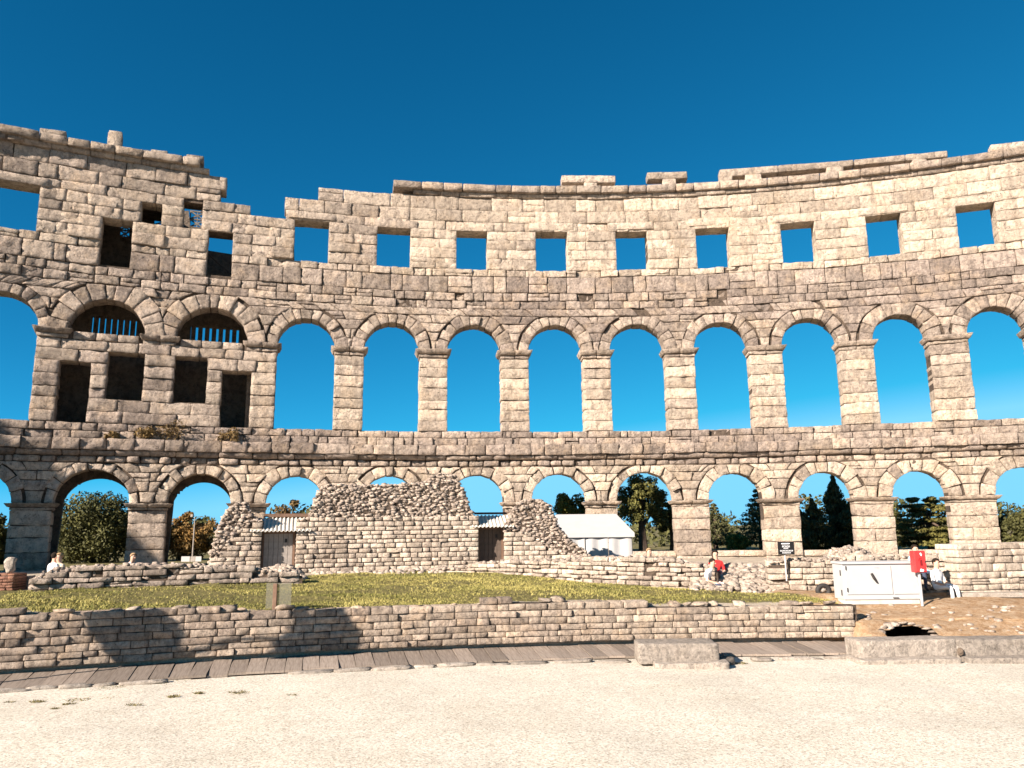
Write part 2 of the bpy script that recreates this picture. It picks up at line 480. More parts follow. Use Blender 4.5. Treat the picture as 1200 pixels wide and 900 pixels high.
def soil_mat(name, c1, c2, scale=1.2):
    m, nt, b = nmat(name); L = nt.links
    geo = N(nt, 'ShaderNodeNewGeometry').outputs['Position']
    n = N(nt, 'ShaderNodeTexNoise', Scale=scale, Detail=8, Roughness=.7); L.new(geo, n.inputs['Vector'])
    L.new(ramp(nt, n.outputs['Fac'], [(.35, c1), (.65, c2)]), b.inputs['Base Color'])
    bp = N(nt, 'ShaderNodeBump', Strength=.4, Distance=.05); L.new(n.outputs['Fac'], bp.inputs['Height']); L.new(bp.outputs[0], b.inputs['Normal'])
    return m

th_all = np.linspace(-math.pi, math.pi, 121)
V, Q = disc_mesh('ground', [1.0, 60, 140, 600, 4000], th_all, lambda r, th: np.full(len(th), -.55), None)
tag(mesh_np('ground', V, [Q], soil_mat('dry_ground', (.26, .21, .13), (.38, .31, .2), .3), origin=(0, 0, -.55)), kind='structure')

def gravel_mat():
    m, nt, b = nmat('pale_fine_gravel'); L = nt.links
    geo = N(nt, 'ShaderNodeNewGeometry').outputs['Position']
    def noise(sc, det, ro=.6):
        n = N(nt, 'ShaderNodeTexNoise', Scale=sc, Detail=det, Roughness=ro); L.new(geo, n.inputs['Vector']); return n.outputs['Fac']
    v = N(nt, 'ShaderNodeTexVoronoi', Scale=42.0); L.new(geo, v.inputs['Vector'])
    sp = N(nt, 'ShaderNodeSeparateColor'); L.new(v.outputs['Color'], sp.inputs[0])
    grain = ramp(nt, sp.outputs[0], [(0, (.38, .34, .295)), (.28, (.62, .575, .505)), (1, (.73, .69, .62))])
    big = ramp(nt, noise(.45, 7, .7), [(.34, (.90, .89, .87)), (.60, (1, 1, 1))])
    mid = ramp(nt, noise(2.6, 6, .75), [(.3, (.90, .885, .86)), (.6, (1.0, 1.0, 1.0))])
    fine = ramp(nt, noise(22, 4, .8), [(.32, (.72, .69, .63)), (.6, (1.04, 1.03, 1.0))])
    c = mix(nt, grain, big, 1.0, 'MULTIPLY'); c = mix(nt, c, mid, 1.0, 'MULTIPLY'); c = mix(nt, c, fine, 1.0, 'MULTIPLY')
    L.new(c, b.inputs['Base Color'])
    h = N(nt, 'ShaderNodeMath', operation='ADD'); L.new(sp.outputs[1], h.inputs[0]); L.new(noise(14, 4, .8), h.inputs[1])
    bp = N(nt, 'ShaderNodeBump', Strength=.5, Distance=.016); L.new(h.outputs[0], bp.inputs['Height']); L.new(bp.outputs[0], b.inputs['Normal'])
    return m
rl = list(np.linspace(.5, 27, 6)) + list(np.linspace(28, 40.6, 60))
thg = np.concatenate([np.linspace(-math.pi, -.62, 40), np.linspace(-.6, .6, 160), np.linspace(.62, math.pi, 40)])
def gz(r, th):
    if r < 27: return np.zeros(len(th))
    return .022*vnoise(r*np.sin(th)*.9, r*np.cos(th)*.9, 3) * (1 if r < 38 else 0) + .008*vnoise(r*np.sin(th)*3, r*np.cos(th)*3, 8)*(1 if r < 38.3 else 0)
V, Q = disc_mesh('g', rl, thg, gz, None)
tag(mesh_np('arena_gravel', V, [Q], gravel_mat(), origin=(0, 0, 0), smooth=True), kind='structure')

# ---- terrace: everything between the podium wall and far beyond the arena wall
POD_R, WALK_R = 40.0, 38.4
S_END = cyl(1001, 725, POD_R)[0]            # right end of the podium wall
TH_END = S_END/POD_R
top_px = [(-260, 719), (0, 718), (100, 716), (240, 715), (400, 714), (500, 713), (552, 709), (568, 704), (735, 704), (750, 709), (900, 708.5), (1001, 706.5)]
_pt = [cyl(x, y, POD_R) for x, y in top_px]
pod_top = interp([p[0] for p in _pt], [p[1] for p in _pt])
ctl = [(-300, 693, 19.5), (-100, 693, 21), (0, 692, 22), (100, 690, 22.5), (250, 684, 24), (330, 678, 26.5), (450, 671, 29), (520, 669, 29),
       (600, 673, 27), (700, 684, 24.3), (800, 690, 23.2), (900, 694, 22.3), (985, 700, 21), (1100, 703.5, 20.7), (1350, 703.5, 20.7)]
_cp = [at(*c) for c in ctl]
_cth = [math.atan2(p[0]-CX, p[1]-CY) for p in _cp]
_cr1 = [math.hypot(p[0]-CX, p[1]-CY) for p in _cp]; _cz1 = [p[2] for p in _cp]
r1_of, z1_of = interp(_cth, _cr1), interp(_cth, _cz1)
def terr_z(r, th):
    th = np.asarray(th, float); r = np.broadcast_to(np.asarray(r, float), th.shape)
    zt = pod_top(th*POD_R) - .06; r1, z1 = r1_of(th), z1_of(th)
    left = th < TH_END
    zl = np.where(r < 40.22, -.45, zt + (z1-zt)*np.clip((r-40.22)/(r1-40.22), 0, 1))
    zr = np.where(r < 38.95, -.2, np.interp(r, [38.95, 39.3, 40.2, 41.2, 42.15], [.08, .30, .50, .68, .8]))
    z = np.where(left, zl, zr)
    back = np.clip((r-r1)/(53-r1), 0, 1)
    z = np.where(r > r1, z1 + (1.15-z1)*back, z)
    z = np.where(r > 53, np.interp(r, [53, 67, 71, 90, 200, 4000], [1.15, .9, .8, .5, .2, -.3]), z)
    bump = .05*vnoise(r*np.sin(th)*.7, r*np.cos(th)*.7, 5) + .03*vnoise(r*np.sin(th)*2.3, r*np.cos(th)*2.3, 9)
    return z + np.where((r > 40.5) & (r < 60), bump, np.where((r > 39.1) & ~left, bump*1.3, 0))
tr = np.concatenate([[38.7, 38.94], np.arange(38.98, 43.2, .14), np.arange(43.4, 54, .45), np.arange(55, 72, 2), [75, 80, 90, 110, 150, 250, 600, 1500, 4000]])
tr = np.sort(np.append(tr, [40.2, 40.24]))
tht = np.sort(np.concatenate([np.arange(-.75, .62, .0055), [-1.2, -1.0, -.85, .7, .85, 1.0, 1.2]]))
V, Q = disc_mesh('t', tr, tht, terr_z, None)
hole_c = Vector(on_z(1062, 742, .42))
cen = V[Q].mean(1)
# culvert mouth: a hole left open in the slope
hs_, hz_ = cyl(1062, 743, 39.7)
cth, crr = np.arctan2(cen[:, 0]-CX, cen[:, 1]-CY), np.hypot(cen[:, 0]-CX, cen[:, 1]-CY)
hole = ((np.abs(cth*39.7 - hs_) < .56) & (crr > 39.02) & (crr < 39.55 + .25*np.sqrt(np.clip(1-((cth*39.7-hs_)/.56)**2, 0, 1))) & (crr > 38.95))
vth, vr = np.arctan2(V[:, 0]-CX, V[:, 1]-CY), np.hypot(V[:, 0]-CX, V[:, 1]-CY)
gr = (vth < TH_END-.01) & (vr > 40.2) & (vr < r1_of(vth)+.3)
soil_edge = np.clip((vr-40.3)/.8, .25, 1)
px_like = vth*POD_R
dry = np.interp(px_like, [-12, -2, 3, 8], [1.0, .95, .75, .62])
tint = np.stack([np.where(gr, soil_edge*dry, np.where((vr < 43) & (vth > TH_END-.01), .12, np.where(vr > 70.5, .62, 0.))), np.where((vr < 44) & (vth > TH_END-.03), 1.0, 0.0), np.zeros(len(V)), np.ones(len(V))], -1)
def terrace_mat():
    m, nt, b = nmat('terrace_grass_and_soil'); L = nt.links
    geo = N(nt, 'ShaderNodeNewGeometry').outputs['Position']
    a = N(nt, 'ShaderNodeAttribute', attribute_name='tint'); sp = N(nt, 'ShaderNodeSeparateColor'); L.new(a.outputs['Color'], sp.inputs[0])
    def noise(sc, det=6, ro=.65):
        n = N(nt, 'ShaderNodeTexNoise', Scale=sc, Detail=det, Roughness=ro); L.new(geo, n.inputs['Vector']); return n.outputs['Fac']
    n1, n2, n3 = noise(1.1), noise(6), noise(26)
    grass = ramp(nt, n2, [(.35, (.085, .08, .026)), (.65, (.23, .19, .075))])
    soil = ramp(nt, n1, [(.35, (.40, .33, .25)), (.65, (.54, .46, .36))])
    earth = ramp(nt, n2, [(.3, (.24, .135, .065)), (.5, (.38, .25, .145)), (.7, (.47, .36, .25))])
    s2 = mix(nt, soil, earth, sp.outputs[1])
    m2 = N(nt, 'ShaderNodeMath', operation='MULTIPLY_ADD'); L.new(n1, m2.inputs[0]); m2.inputs[1].default_value = 1.1; m2.inputs[2].default_value = -.55
    ad = N(nt, 'ShaderNodeMath', operation='ADD'); ad.use_clamp = True; L.new(m2.outputs[0], ad.inputs[0]); L.new(sp.outputs[0], ad.inputs[1])
    f = ramp(nt, ad.outputs[0], [(.3, 0.), (.6, 1.)])
    c = mix(nt, s2, grass, f)
    c = mix(nt, c, ramp(nt, n3, [(.3, .6), (.6, 1.05)]), 1.0, 'MULTIPLY')
    L.new(c, b.inputs['Base Color'])
    bp = N(nt, 'ShaderNodeBump', Strength=.7, Distance=.06); L.new(n3, bp.inputs['Height']); L.new(bp.outputs[0], b.inputs['Normal'])
    return m
tag(mesh_np('terrace', V, [Q[~hole]], terrace_mat(), None, tint, origin=(0, 0, 0)), kind='structure')

# ================================================================== THE ARENA WALL
W = Ring(R); T = 1.25
def wx(x, y): return W.px(x, y)
ZC_LO, Z_STR, Z_SILL, Z_IMP, Z_WIN, Z_COR = 4.3, 6.84, 8.62, 13.70, 19.03, 23.92
up_px = [(-58, 37), (80, 170), (207, 291), (323, 391), (426, 491), (524.5, 587), (620, 683.5), (716.5, 781), (816, 880.5), (920, 987), (1028, 1093.5), (1141, 1212)]
lo_px = [(-82, 12), (62, 151), (196, 270), (312, 378.5), (424, 488), (527, 591), (623.5, 688), (723.5, 790), (831, 894), (937, 1001), (1047, 1113), (1168, 1243)]
win_px = [(-12, 45, 213, 267), (345, 385, 257, 305), (442, 481, 267, 313), (535, 571, 271, 317), (628, 665, 270, 317), (722, 759, 269, 315),
          (816, 855, 264, 311), (916, 956, 259, 306), (1016, 1058, 250, 299), (1122, 1169, 239, 289)]
small_px = [(166, 190, 232, 262), (215, 237, 238, 265), (118, 154, 257, 310), (243, 272, 273, 321)]
door_px = [(67, 104, 420, 494), (125, 168, 411, 467), (204, 242, 416, 470), (259, 293, 432, 500)]
up_arch, lo_arch, rect = [], [], []
for k, (a, b) in enumerate(up_px):
    yy = 450 if k not in (1, 2) else 385
    sl, sr = wx(a, yy)[0], wx(b, yy)[0]
    up_arch.append(ArchOpening(sl, sr, Z_SILL if k not in (1, 2) else Z_IMP-.05, Z_IMP, 15.95 if k not in (1, 2) else 16.45))
for a, b in lo_px:
    sl, sr = wx(a, 588)[0], wx(b, 588)[0]
    lo_arch.append(ArchOpening(sl, sr, .2, ZC_LO, 6.45 if sr-sl < 4.0 else 6.84))
def rect_of(x0, x1, y0, y1):
    xm, ym = (x0+x1)/2, (y0+y1)/2
    return RectOpening(wx(x0, ym)[0], wx(x1, ym)[0], wx(xm, y1)[1], wx(xm, y0)[1])
wins = [rect_of(*p) for p in win_px]; small = [rect_of(*p) for p in small_px]; doors = [rect_of(*p) for p in door_px]
for w_ in wins: w_.z0 = Z_WIN + (w_.z0-Z_WIN)*.35
# bays outside the picture
BAY = 5.2
def more(lst, side, n, mk):
    for i in range(n):
        o = lst[0] if side < 0 else lst[-1]
        q = mk(o, side*BAY); (lst.insert(0, q) if side < 0 else lst.append(q))
mkA = lambda o, d: ArchOpening(o.sl+d, o.sr+d, o.z0, o.zs, o.ztop)
mkR = lambda o, d: RectOpening(o.sl+d, o.sr+d, o.z0, o.z1)
for lst, mk in ((up_arch, mkA), (lo_arch, mkA), (wins, mkR)):
    more(lst, -1, 2, mk); more(lst, 1, 2, mk)
opens = up_arch + lo_arch + wins + small + doors
S0, S1 = -46.5, 36.0
tp = [(249, 213), (263, 217), (263.5, 226), (276, 229), (276.5, 238), (293, 239), (294, 250), (331, 250), (332, 228), (384, 229), (385, 221), (472, 226)]
_tp = [wx(x, y) for x, y in tp]
_ts = [S0-60, wx(247.5, 200)[0]] + [p[0] for p in _tp] + [wx(474, 222)[0], S1+60]
_tz = [24.66, 24.66] + [p[1] for p in _tp] + [24.66, 24.66]
arena_top = interp(_ts, _tz)
S480, S300 = wx(480, 300)[0], wx(305, 430)[0]
def a_tone(s, z):  # left stones set browner: staining, plus the shading there put into the tone
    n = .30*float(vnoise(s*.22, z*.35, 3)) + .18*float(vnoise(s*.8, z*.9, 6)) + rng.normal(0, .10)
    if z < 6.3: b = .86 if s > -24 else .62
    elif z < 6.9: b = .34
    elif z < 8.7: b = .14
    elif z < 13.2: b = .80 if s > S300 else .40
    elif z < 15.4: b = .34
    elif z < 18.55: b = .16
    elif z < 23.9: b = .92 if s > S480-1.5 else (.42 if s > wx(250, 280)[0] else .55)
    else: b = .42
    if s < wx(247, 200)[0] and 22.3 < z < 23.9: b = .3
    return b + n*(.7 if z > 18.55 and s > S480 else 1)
C = lambda z0, z1, a, b, **k: dict(z0=z0, z1=z1, len=(a, b), **k)
big = dict(rough=.048, uneven=.026, bev=.014, seg=.17, gap=.040, jit=.026, split=.12, hole=.07)
mid = dict(rough=.055, uneven=.036, bev=.014, seg=.16, gap=.044, jit=.032, split=.16, hole=.08)
fin = dict(rough=.04, uneven=.018, bev=.008, seg=.22, gap=.020, jit=.018, split=.1, hole=.03)
pier = dict(rough=.042, uneven=.025, bev=.014, seg=.2, gap=.032, jit=.035, name='pier_block')
courses = [C(.2, 1.0, 1.0, 2.1, **pier), C(1.0, 1.8, 1.0, 2.1, **pier), C(1.8, 2.5, .9, 2.1, **pier), C(2.5, 3.2, 1.2, 2.4, **pier), C(3.2, 3.92, 1.2, 2.4, **pier),
           C(4.3, 4.95, .8, 1.5, **big), C(4.95, 5.5, .6, 1.2, **big), C(5.5, 6.0, .6, 1.2, **big), C(6.0, 6.45, .6, 1.2, **big), C(6.45, 6.84, .5, 1.1, rough=.06, uneven=.06, bev=.06, seg=.26, gap=.06, jit=.03),
           C(6.84, 7.14, .9, 1.8, proud=.30, batter=.22, rough=.05, uneven=.02, bev=.05, seg=.3, gap=.03, jit=.02, name='string_course_block'),
           C(7.14, 7.75, .8, 1.7, proud=.46, batter=.06, rough=.07, uneven=.035, bev=.03, seg=.2, gap=.02, jit=.03, name='string_course_block'),
           C(7.75, 8.2, .8, 1.6, proud=.06, **mid), C(8.2, Z_SILL, .8, 1.6, **mid),
           C(Z_SILL, 9.25, 1.4, 2.8, proud=.07, **pier), C(9.25, 9.95, 1.0, 2.4, **pier), C(9.95, 10.55, 1.0, 2.4, **pier), C(10.55, 11.25, 1.0, 2.4, **pier),
           C(11.25, 11.95, 1.0, 2.4, **pier), C(11.95, 12.6, 1.0, 2.4, **pier), C(12.6, 13.2, 1.0, 2.4, **pier),
           C(Z_IMP, 14.3, .8, 1.5, **big), C(14.3, 14.85, .8, 1.5, **big), C(14.85, 15.45, .7, 1.4, **mid), C(15.45, 15.95, .7, 1.4, **mid), C(15.95, 16.45, .6, 1.4, **mid),
           C(16.45, 16.98, .7, 1.6, **mid), C(16.98, 17.5, .5, 1.3, **mid), C(17.5, 18.56, .9, 1.9, **big), C(18.56, Z_WIN, .8, 1.6, **mid),
           C(Z_WIN, 19.75, .9, 1.9, **fin), C(19.75, 20.4, .9, 2.0, **fin), C(20.4, 21.02, .9, 1.9, **fin), C(21.02, 21.66, .9, 2.0, **fin),
           C(21.66, 22.25, 1.0, 2.4, **fin), C(22.25, 23.05, 1.1, 2.2, **fin), C(23.05, Z_COR, 1.1, 2.2, **fin),
           C(Z_COR, 24.18, 1.2, 2.2, proud=.22, batter=.12, rough=.015, uneven=.01, bev=.02, seg=.4, gap=.02, jit=.01, name='cornice_block'),
           C(24.18, 24.66, 1.0, 2.0, proud=.52, batter=.08, rough=.035, uneven=.015, bev=.045, seg=.35, gap=.03, jit=.02, name='cornice_block', wob0=.02, wob1=.03)]
S247 = wx(247, 250)[0]
def rough_left(c):                      # left of the tower the attic is coarse, to the right smooth
    d = dict(c); d.update(rough=.045, uneven=.028, bev=.014, seg=.19, gap=.038, jit=.026, split=.15, hole=.06); return d
attic = [c for c in courses if c['z0'] >= Z_WIN-.01 and c['z1'] <= Z_COR+.01]
others = [c for c in courses if c not in attic]
ST = Stones()
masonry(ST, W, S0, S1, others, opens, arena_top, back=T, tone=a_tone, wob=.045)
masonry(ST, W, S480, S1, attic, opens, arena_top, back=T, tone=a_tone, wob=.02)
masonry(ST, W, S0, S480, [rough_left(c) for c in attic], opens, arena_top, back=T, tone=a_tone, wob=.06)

def voussoirs(o, n, rough, uneven, tone_b, name='voussoir', proud=.0, gap=.036):
    cuts = np.linspace(0, math.pi, n+1); cuts[1:-1] += rng.uniform(-.2, .2, n-1)*math.pi/n
    for i in range(n):
        a0, a1 = cuts[i], cuts[i+1]; rk = rng.uniform(.93, 1.03); zt = o.ztop - rng.uniform(0, .05); rg = o.Re-o.w
        def fm(U, V, a0=a0, a1=a1, rk=rk, zt=zt):
            ph = a0 + (a1-a0)*U
            ro = np.maximum(np.minimum(o.Re*rk, (zt-o.zs)/np.maximum(np.sin(ph), .05)), o.w+.25); r = o.w + (ro-o.w)*V
            return o.sc - r*np.cos(ph), o.zs + r*np.sin(ph)
        V_, Q_ = make_stone(W, fm, (o.w+rg/2)*(a1-a0), rg, proud=proud+rng.normal(0, uneven), back=T, gap=gap, bev=.016, rough=rough, seg=.18, jit=.03)
        ST.put(name, V_, Q_, (a1-a0)*o.w*rg, float(np.clip(tone_b(o.sc) + rng.normal(0, .15), 0, 1)), rng.random())
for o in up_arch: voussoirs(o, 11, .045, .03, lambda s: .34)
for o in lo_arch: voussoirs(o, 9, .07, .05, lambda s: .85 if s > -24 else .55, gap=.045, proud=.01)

def imposts(arches, z0, z1, tone_b, skip):
    for i in range(len(arches)-1):
        a, b = arches[i].sr, arches[i+1].sl
        if i in skip: continue
        zl = z0 + (z1-z0)*.42
        n = 2 if rng.random() < .6 else 1
        for (za, zb, pr, ov, bt) in ((zl, z1, .42, .26, .26), (z0, zl, .06, .04, .0)):
            for j in range(n):
                A, B = a-ov, b+ov
                if skip and (i-1 in skip): A = a
                if skip and (i+1 in skip): B = b
                sa, sb = A+(B-A)*j/n, A+(B-A)*(j+1)/n
                fm = lambda U, V, sa=sa, sb=sb, za=za, zb=zb, j=j, n=n, ov=ov: (sa + (sb-sa)*U + ((1-V)*ov*.6*(1 if j == 0 else 0)*(1-U) - (1-V)*ov*.6*(1 if j == n-1 else 0)*U), za + (zb-za)*V)
                V_, Q_ = make_stone(W, fm, sb-sa, zb-za, proud=pr+rng.normal(0, .02), back=T, gap=.02, bev=.025, rough=.05, seg=.2, jit=.035, batter=bt)
                ST.put('impost_block', V_, Q_, (sb-sa)*(zb-za), float(np.clip(tone_b + rng.normal(0, .1), 0, 1)), rng.random())
imposts(lo_arch, 3.92, ZC_LO, .6, ())
imposts(up_arch, 13.2, Z_IMP, .45, ())
# infill below the lunettes between imposts of the walled-up bays
for k in (3, 4):
    o = up_arch[k]; n = 3
    for i in range(n):
        sa, sb = o.sl+.25+(o.sr-o.sl-.5)*i/n, o.sl+.25+(o.sr-o.sl-.5)*(i+1)/n
        V_, Q_ = make_stone(W, lambda U, V: (sa+(sb-sa)*U, 13.2+.45*V), sb-sa, .45, proud=-.05, back=T, bev=.04, rough=.03)
        ST.put('wall_stone', V_, Q_, .6, .45, rng.random())

# lintels over the square windows, as long single stones
for o in wins[2:-2]:
    a, b, z0, z1 = o.sl-.42, o.sr+.42, o.z1+.005, o.z1+.5
    V_, Q_ = make_stone(W, lambda U, V: (a+(b-a)*U, z0+(z1-z0)*V), b-a, z1-z0, proud=.045, back=T-.02, gap=.0, bev=.025, rough=.015, seg=.5, jit=.008)
    ST.put('lintel', V_, Q_, (b-a)*.5, .95 if o.sc > S480 else .5, .6) if hasattr(o, 'sc') else ST.put('lintel', V_, Q_, (b-a)*.5, .95 if o.sl > S480 else .5, .6)

# broken parapet on the cornice: posts carrying beams
def pblock(x0, x1, ytop0, ytop1, ybot0, ybot1, name, tone=.5, proud=.1, back=.7):
    sa, sb = wx(x0, ytop0)[0], wx(x1, ytop1)[0]
    za0, za1, zb0, zb1 = wx(x0, ybot0)[1], wx(x1, ybot1)[1], wx(x0, ytop0)[1], wx(x1, ytop1)[1]
    fm = lambda U, V: (sa+(sb-sa)*U, (za0+(za1-za0)*U)*(1-V) + (zb0+(zb1-zb0)*U)*V)
    V_, Q_ = make_stone(W, fm, sb-sa, .4, proud=proud, back=back, gap=.01, bev=.04, rough=.04, seg=.35, jit=.02)
    ST.put(name, V_, Q_, 1., tone, rng.random())
for a in [(658, 721, 206, 206, 214.5, 214.5), (758, 805, 202.5, 201.5, 210.5, 209.5), (843, 911, 199, 194.5, 208, 202.5), (911.5, 1000, 194.5, 187.5, 202.5, 194.5), (1000.5, 1060, 187.5, 182, 194.5, 189),
          (1060.5, 1110, 182, 177, 189, 184.5), (1160, 1290, 169.5, 156, 178, 166), (-70, -4, 146, 150, 152, 156), (47, 78, 150.5, 155, 158, 164)]: pblock(*a, 'parapet_beam', .55)
for a in [(684, 700, 214, 214, 223, 223), (776, 792, 210, 210, 221, 220), (873, 892, 205, 204, 215, 214), (843, 858, 207, 206, 217, 216), (968, 988, 196.5, 195, 208, 206), (1068, 1086, 187.5, 186, 199, 197),
          (1176, 1200, 176, 175, 189, 187), (127, 144, 153, 155, 176, 178)]: pblock(*a, 'parapet_post', .6)
pblock(499, 515, 213, 214, 220, 220, 'parapet_post', .6)
# coarse low remains of the left attic's top
for x0 in np.arange(-75, 240, 21):
    y = 150 + (x0+75)*.118
    if rng.random() < .75 and not (40 < x0 < 80):
        pblock(x0, x0+20, y-1+rng.normal(0, 1), y+1+rng.normal(0, 1), y+6, y+8, 'parapet_stone', .3, .3, .8)

wall = empty('amphitheatre_wall', W(0, .2, .6), 'tall curved limestone amphitheatre wall with two tiers of round arches and square attic windows', 'ruin')
ST.emit(wall, M['arena'], 300)
def core_top(s):
    v = arena_top(np.linspace(s-.9, s+.9, 13)); return float(arena_top(s))-.06 if v.max()-v.min() < .02 else float(v.min())-.62
core = core_strips(W, S0, S1, .13, .2, core_top, opens, .13, T-.04, e=.07)
core.build('wall_core', M['core'], wall)
# the ring going on beyond the picture on the left (it shades the foot of the wall there)
cont_open = []
for i in range(1, 10):
    d = -BAY*i
    for o, mk in ((up_arch[0], mkA), (lo_arch[0], mkA), (wins[0], mkR)): cont_open.append(mk(o, d))
cont = core_strips(W, S0-48, S0-.02, .26, .2, lambda s: 25.7, [o for o in cont_open if o.sr < S0-.5], .02, T-.04, e=0)
cont.build('wall_continuation', M['core'], wall)

# ---- stair tower behind the walled-up bays
RT = R+4.6; WT = Ring(RT)
tower = empty('stair_tower', W(wx(175, 560)[0], .3, 3.4), 'stone stair tower behind the walled-up bays with pierced lattice windows', 'tower')
sA, sB = wx(48, 430)[0], wx(300, 430)[0]
tA, tB = sA*RT/R, sB*RT/R
bars_px = [(108, 166, 372, 398), (222, 286, 383, 408)]
lat_px = [(180, 203, 245, 264), (140, 153, 261, 277), (222, 240, 247, 266)]
t_open = []
for p in bars_px + lat_px:
    (x0, x1, y0, y1) = p; ym, xm = (y0+y1)/2, (x0+x1)/2
    t_open.append(RectOpening(WT.px(x0, ym)[0], WT.px(x1, ym)[0], WT.px(xm, y1)[1], WT.px(xm, y0)[1]))
t_arch = [ArchOpening(o.sl*RT/R, o.sr*RT/R, .2, 4.0, 6.4) for o in lo_arch[3:5]]
q = [WT.px(200, 225), WT.px(200, 247), WT.px(240, 247), WT.px(241, 293)]
ttop = interp([tA-1, q[0][0]-.01, q[1][0], q[2][0], q[3][0], tB+1], [22.6, 22.6, q[1][1], q[2][1], q[3][1], q[3][1]-.3])
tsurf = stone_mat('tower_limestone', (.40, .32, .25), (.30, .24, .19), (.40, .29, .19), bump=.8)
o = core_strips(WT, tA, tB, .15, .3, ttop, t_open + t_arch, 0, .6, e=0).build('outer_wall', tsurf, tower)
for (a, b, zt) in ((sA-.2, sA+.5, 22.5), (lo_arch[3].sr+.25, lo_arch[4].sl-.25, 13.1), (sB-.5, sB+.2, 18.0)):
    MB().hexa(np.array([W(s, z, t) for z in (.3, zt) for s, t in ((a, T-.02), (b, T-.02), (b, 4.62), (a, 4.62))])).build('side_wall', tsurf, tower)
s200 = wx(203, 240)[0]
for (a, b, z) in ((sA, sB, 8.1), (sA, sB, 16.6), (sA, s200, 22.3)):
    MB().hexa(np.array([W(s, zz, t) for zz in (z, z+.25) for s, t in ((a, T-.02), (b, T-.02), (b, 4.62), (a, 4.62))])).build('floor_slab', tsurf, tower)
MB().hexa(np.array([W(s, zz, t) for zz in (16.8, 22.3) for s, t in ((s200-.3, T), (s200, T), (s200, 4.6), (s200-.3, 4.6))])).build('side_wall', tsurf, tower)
for op in t_open[:2]:
    n = 8
    for i in range(n):
        s = op.sl + (op.sr-op.sl)*(i+.5)/n
        MB().hexa(np.array([WT(ss, z, t) for z in (op.z0-.05, op.z1+.05) for ss, t in ((s-.13, .1), (s+.13, .1), (s+.13, .35), (s-.13, .35))])).build('window_bar', tsurf, tower)
for op in t_open[2:]:
    mb = MB(); sc, zc, hw, hz = (op.sl+op.sr)/2, (op.z0+op.z1)/2, (op.sr-op.sl)/2, (op.z1-op.z0)/2
    def bar(s0, z0, s1, z1, w=.035):
        d = math.hypot(s1-s0, z1-z0); nx, nz = -(z1-z0)/d*w, (s1-s0)/d*w
        mb.hexa(np.array([WT(s, z, t) for t in (.12, .24) for s, z in ((s0+nx, z0+nz), (s0-nx, z0-nz), (s1-nx, z1-nz), (s1+nx, z1+nz))]))
    nx_ = max(1, int(round(hw/hz)))
    for i in range(nx_):
        for j in range(2):
            a, b = op.sl+2*hw*i/nx_, op.sl+2*hw*(i+1)/nx_; c, d = op.z0+hz*j, op.z0+hz*(j+1)
            bar(a, c, b, d); bar(a, d, b, c); bar((a+b)/2, c, (a+b)/2, d, .025)
    bar(op.sl, zc, op.sr, zc); bar(op.sl, op.z1, op.sr, op.z1); bar(op.sl+.03, op.z0, op.sl+.03, op.z1); bar(op.sr-.03, op.z0, op.sr-.03, op.z1)
    mb.build('window_lattice', M['tower_lattice'], tower)
R18 = Ring(R+2.6); p0, p1 = R18(*R18.px(240, 294), 0), R18(*R18.px(272, 323), 0)
MB().tube([p0, p1], .05, 6).build('stair_rail', M['dark_door'], tower)

# ================================================================== PODIUM WALL, BOARDWALK, KERB STONES
def project(P):
    d = np.asarray(P, float) - (0, 0, EYE)
    fw, up, r = d[..., 1]*_c + d[..., 2]*_s, -d[..., 1]*_s + d[..., 2]*_c, d[..., 0]
    u, v = F_PX*r/fw, -F_PX*up/fw
    return 600 + u*_cr - v*_sr, 450 + u*_sr + v*_cr

class Path:                            # wall frame along a polyline on the ground, t away from the camera side
    def __init__(self, pts, n=200):
        p = np.array([q[:2] for q in pts], float); d = np.r_[0, np.cumsum(np.hypot(*np.diff(p, axis=0).T))]
        self.s = np.linspace(0, d[-1], n); self.x = np.interp(self.s, d, p[:, 0]); self.y = np.interp(self.s, d, p[:, 1])
        k = np.ones(9)/9
        for a in ('x', 'y'):
            v = getattr(self, a); w = np.convolve(np.pad(v, 4, mode='edge'), k, 'valid'); w[:5], w[-5:] = v[:5], v[-5:]; setattr(self, a, w)
        self.len = d[-1]; gx, gy = np.gradient(self.x), np.gradient(self.y); L = np.hypot(gx, gy)
        self.nx, self.ny = -gy/L, gx/L
        self.pxs = project(np.stack([self.x, self.y, np.full(n, 1.5)], -1))[0]
    def __call__(self, s, z, t):
        s, z, t = np.broadcast_arrays(np.asarray(s, float), np.asarray(z, float), np.asarray(t, float))
        ex = np.interp(s, self.s, self.x) + np.interp(s, self.s, self.nx)*t
        ey = np.interp(s, self.s, self.y) + np.interp(s, self.s, self.ny)*t
        return np.stack([ex, ey, z], -1)
    def px(self, x, y):
        s = float(np.interp(x, self.pxs, self.s)); Y = float(np.interp(s, self.s, self.y))
        return s, at(x, y, Y)[2]

def prof(frame, pts):                  # height profile from pixels
    q = [frame.px(x, y) for x, y in pts]; o = np.argsort([a[0] for a in q], kind='stable')
    return interp([q[i][0] for i in o], [q[i][1] for i in o])

def even_courses(z0, z1, h, ln, **k):
    out, z = [], z0
    while z < z1:
        hh = h*rng.uniform(.85, 1.2); out.append(C(z, z+hh, ln[0], ln[1], **k)); z += hh
    return out

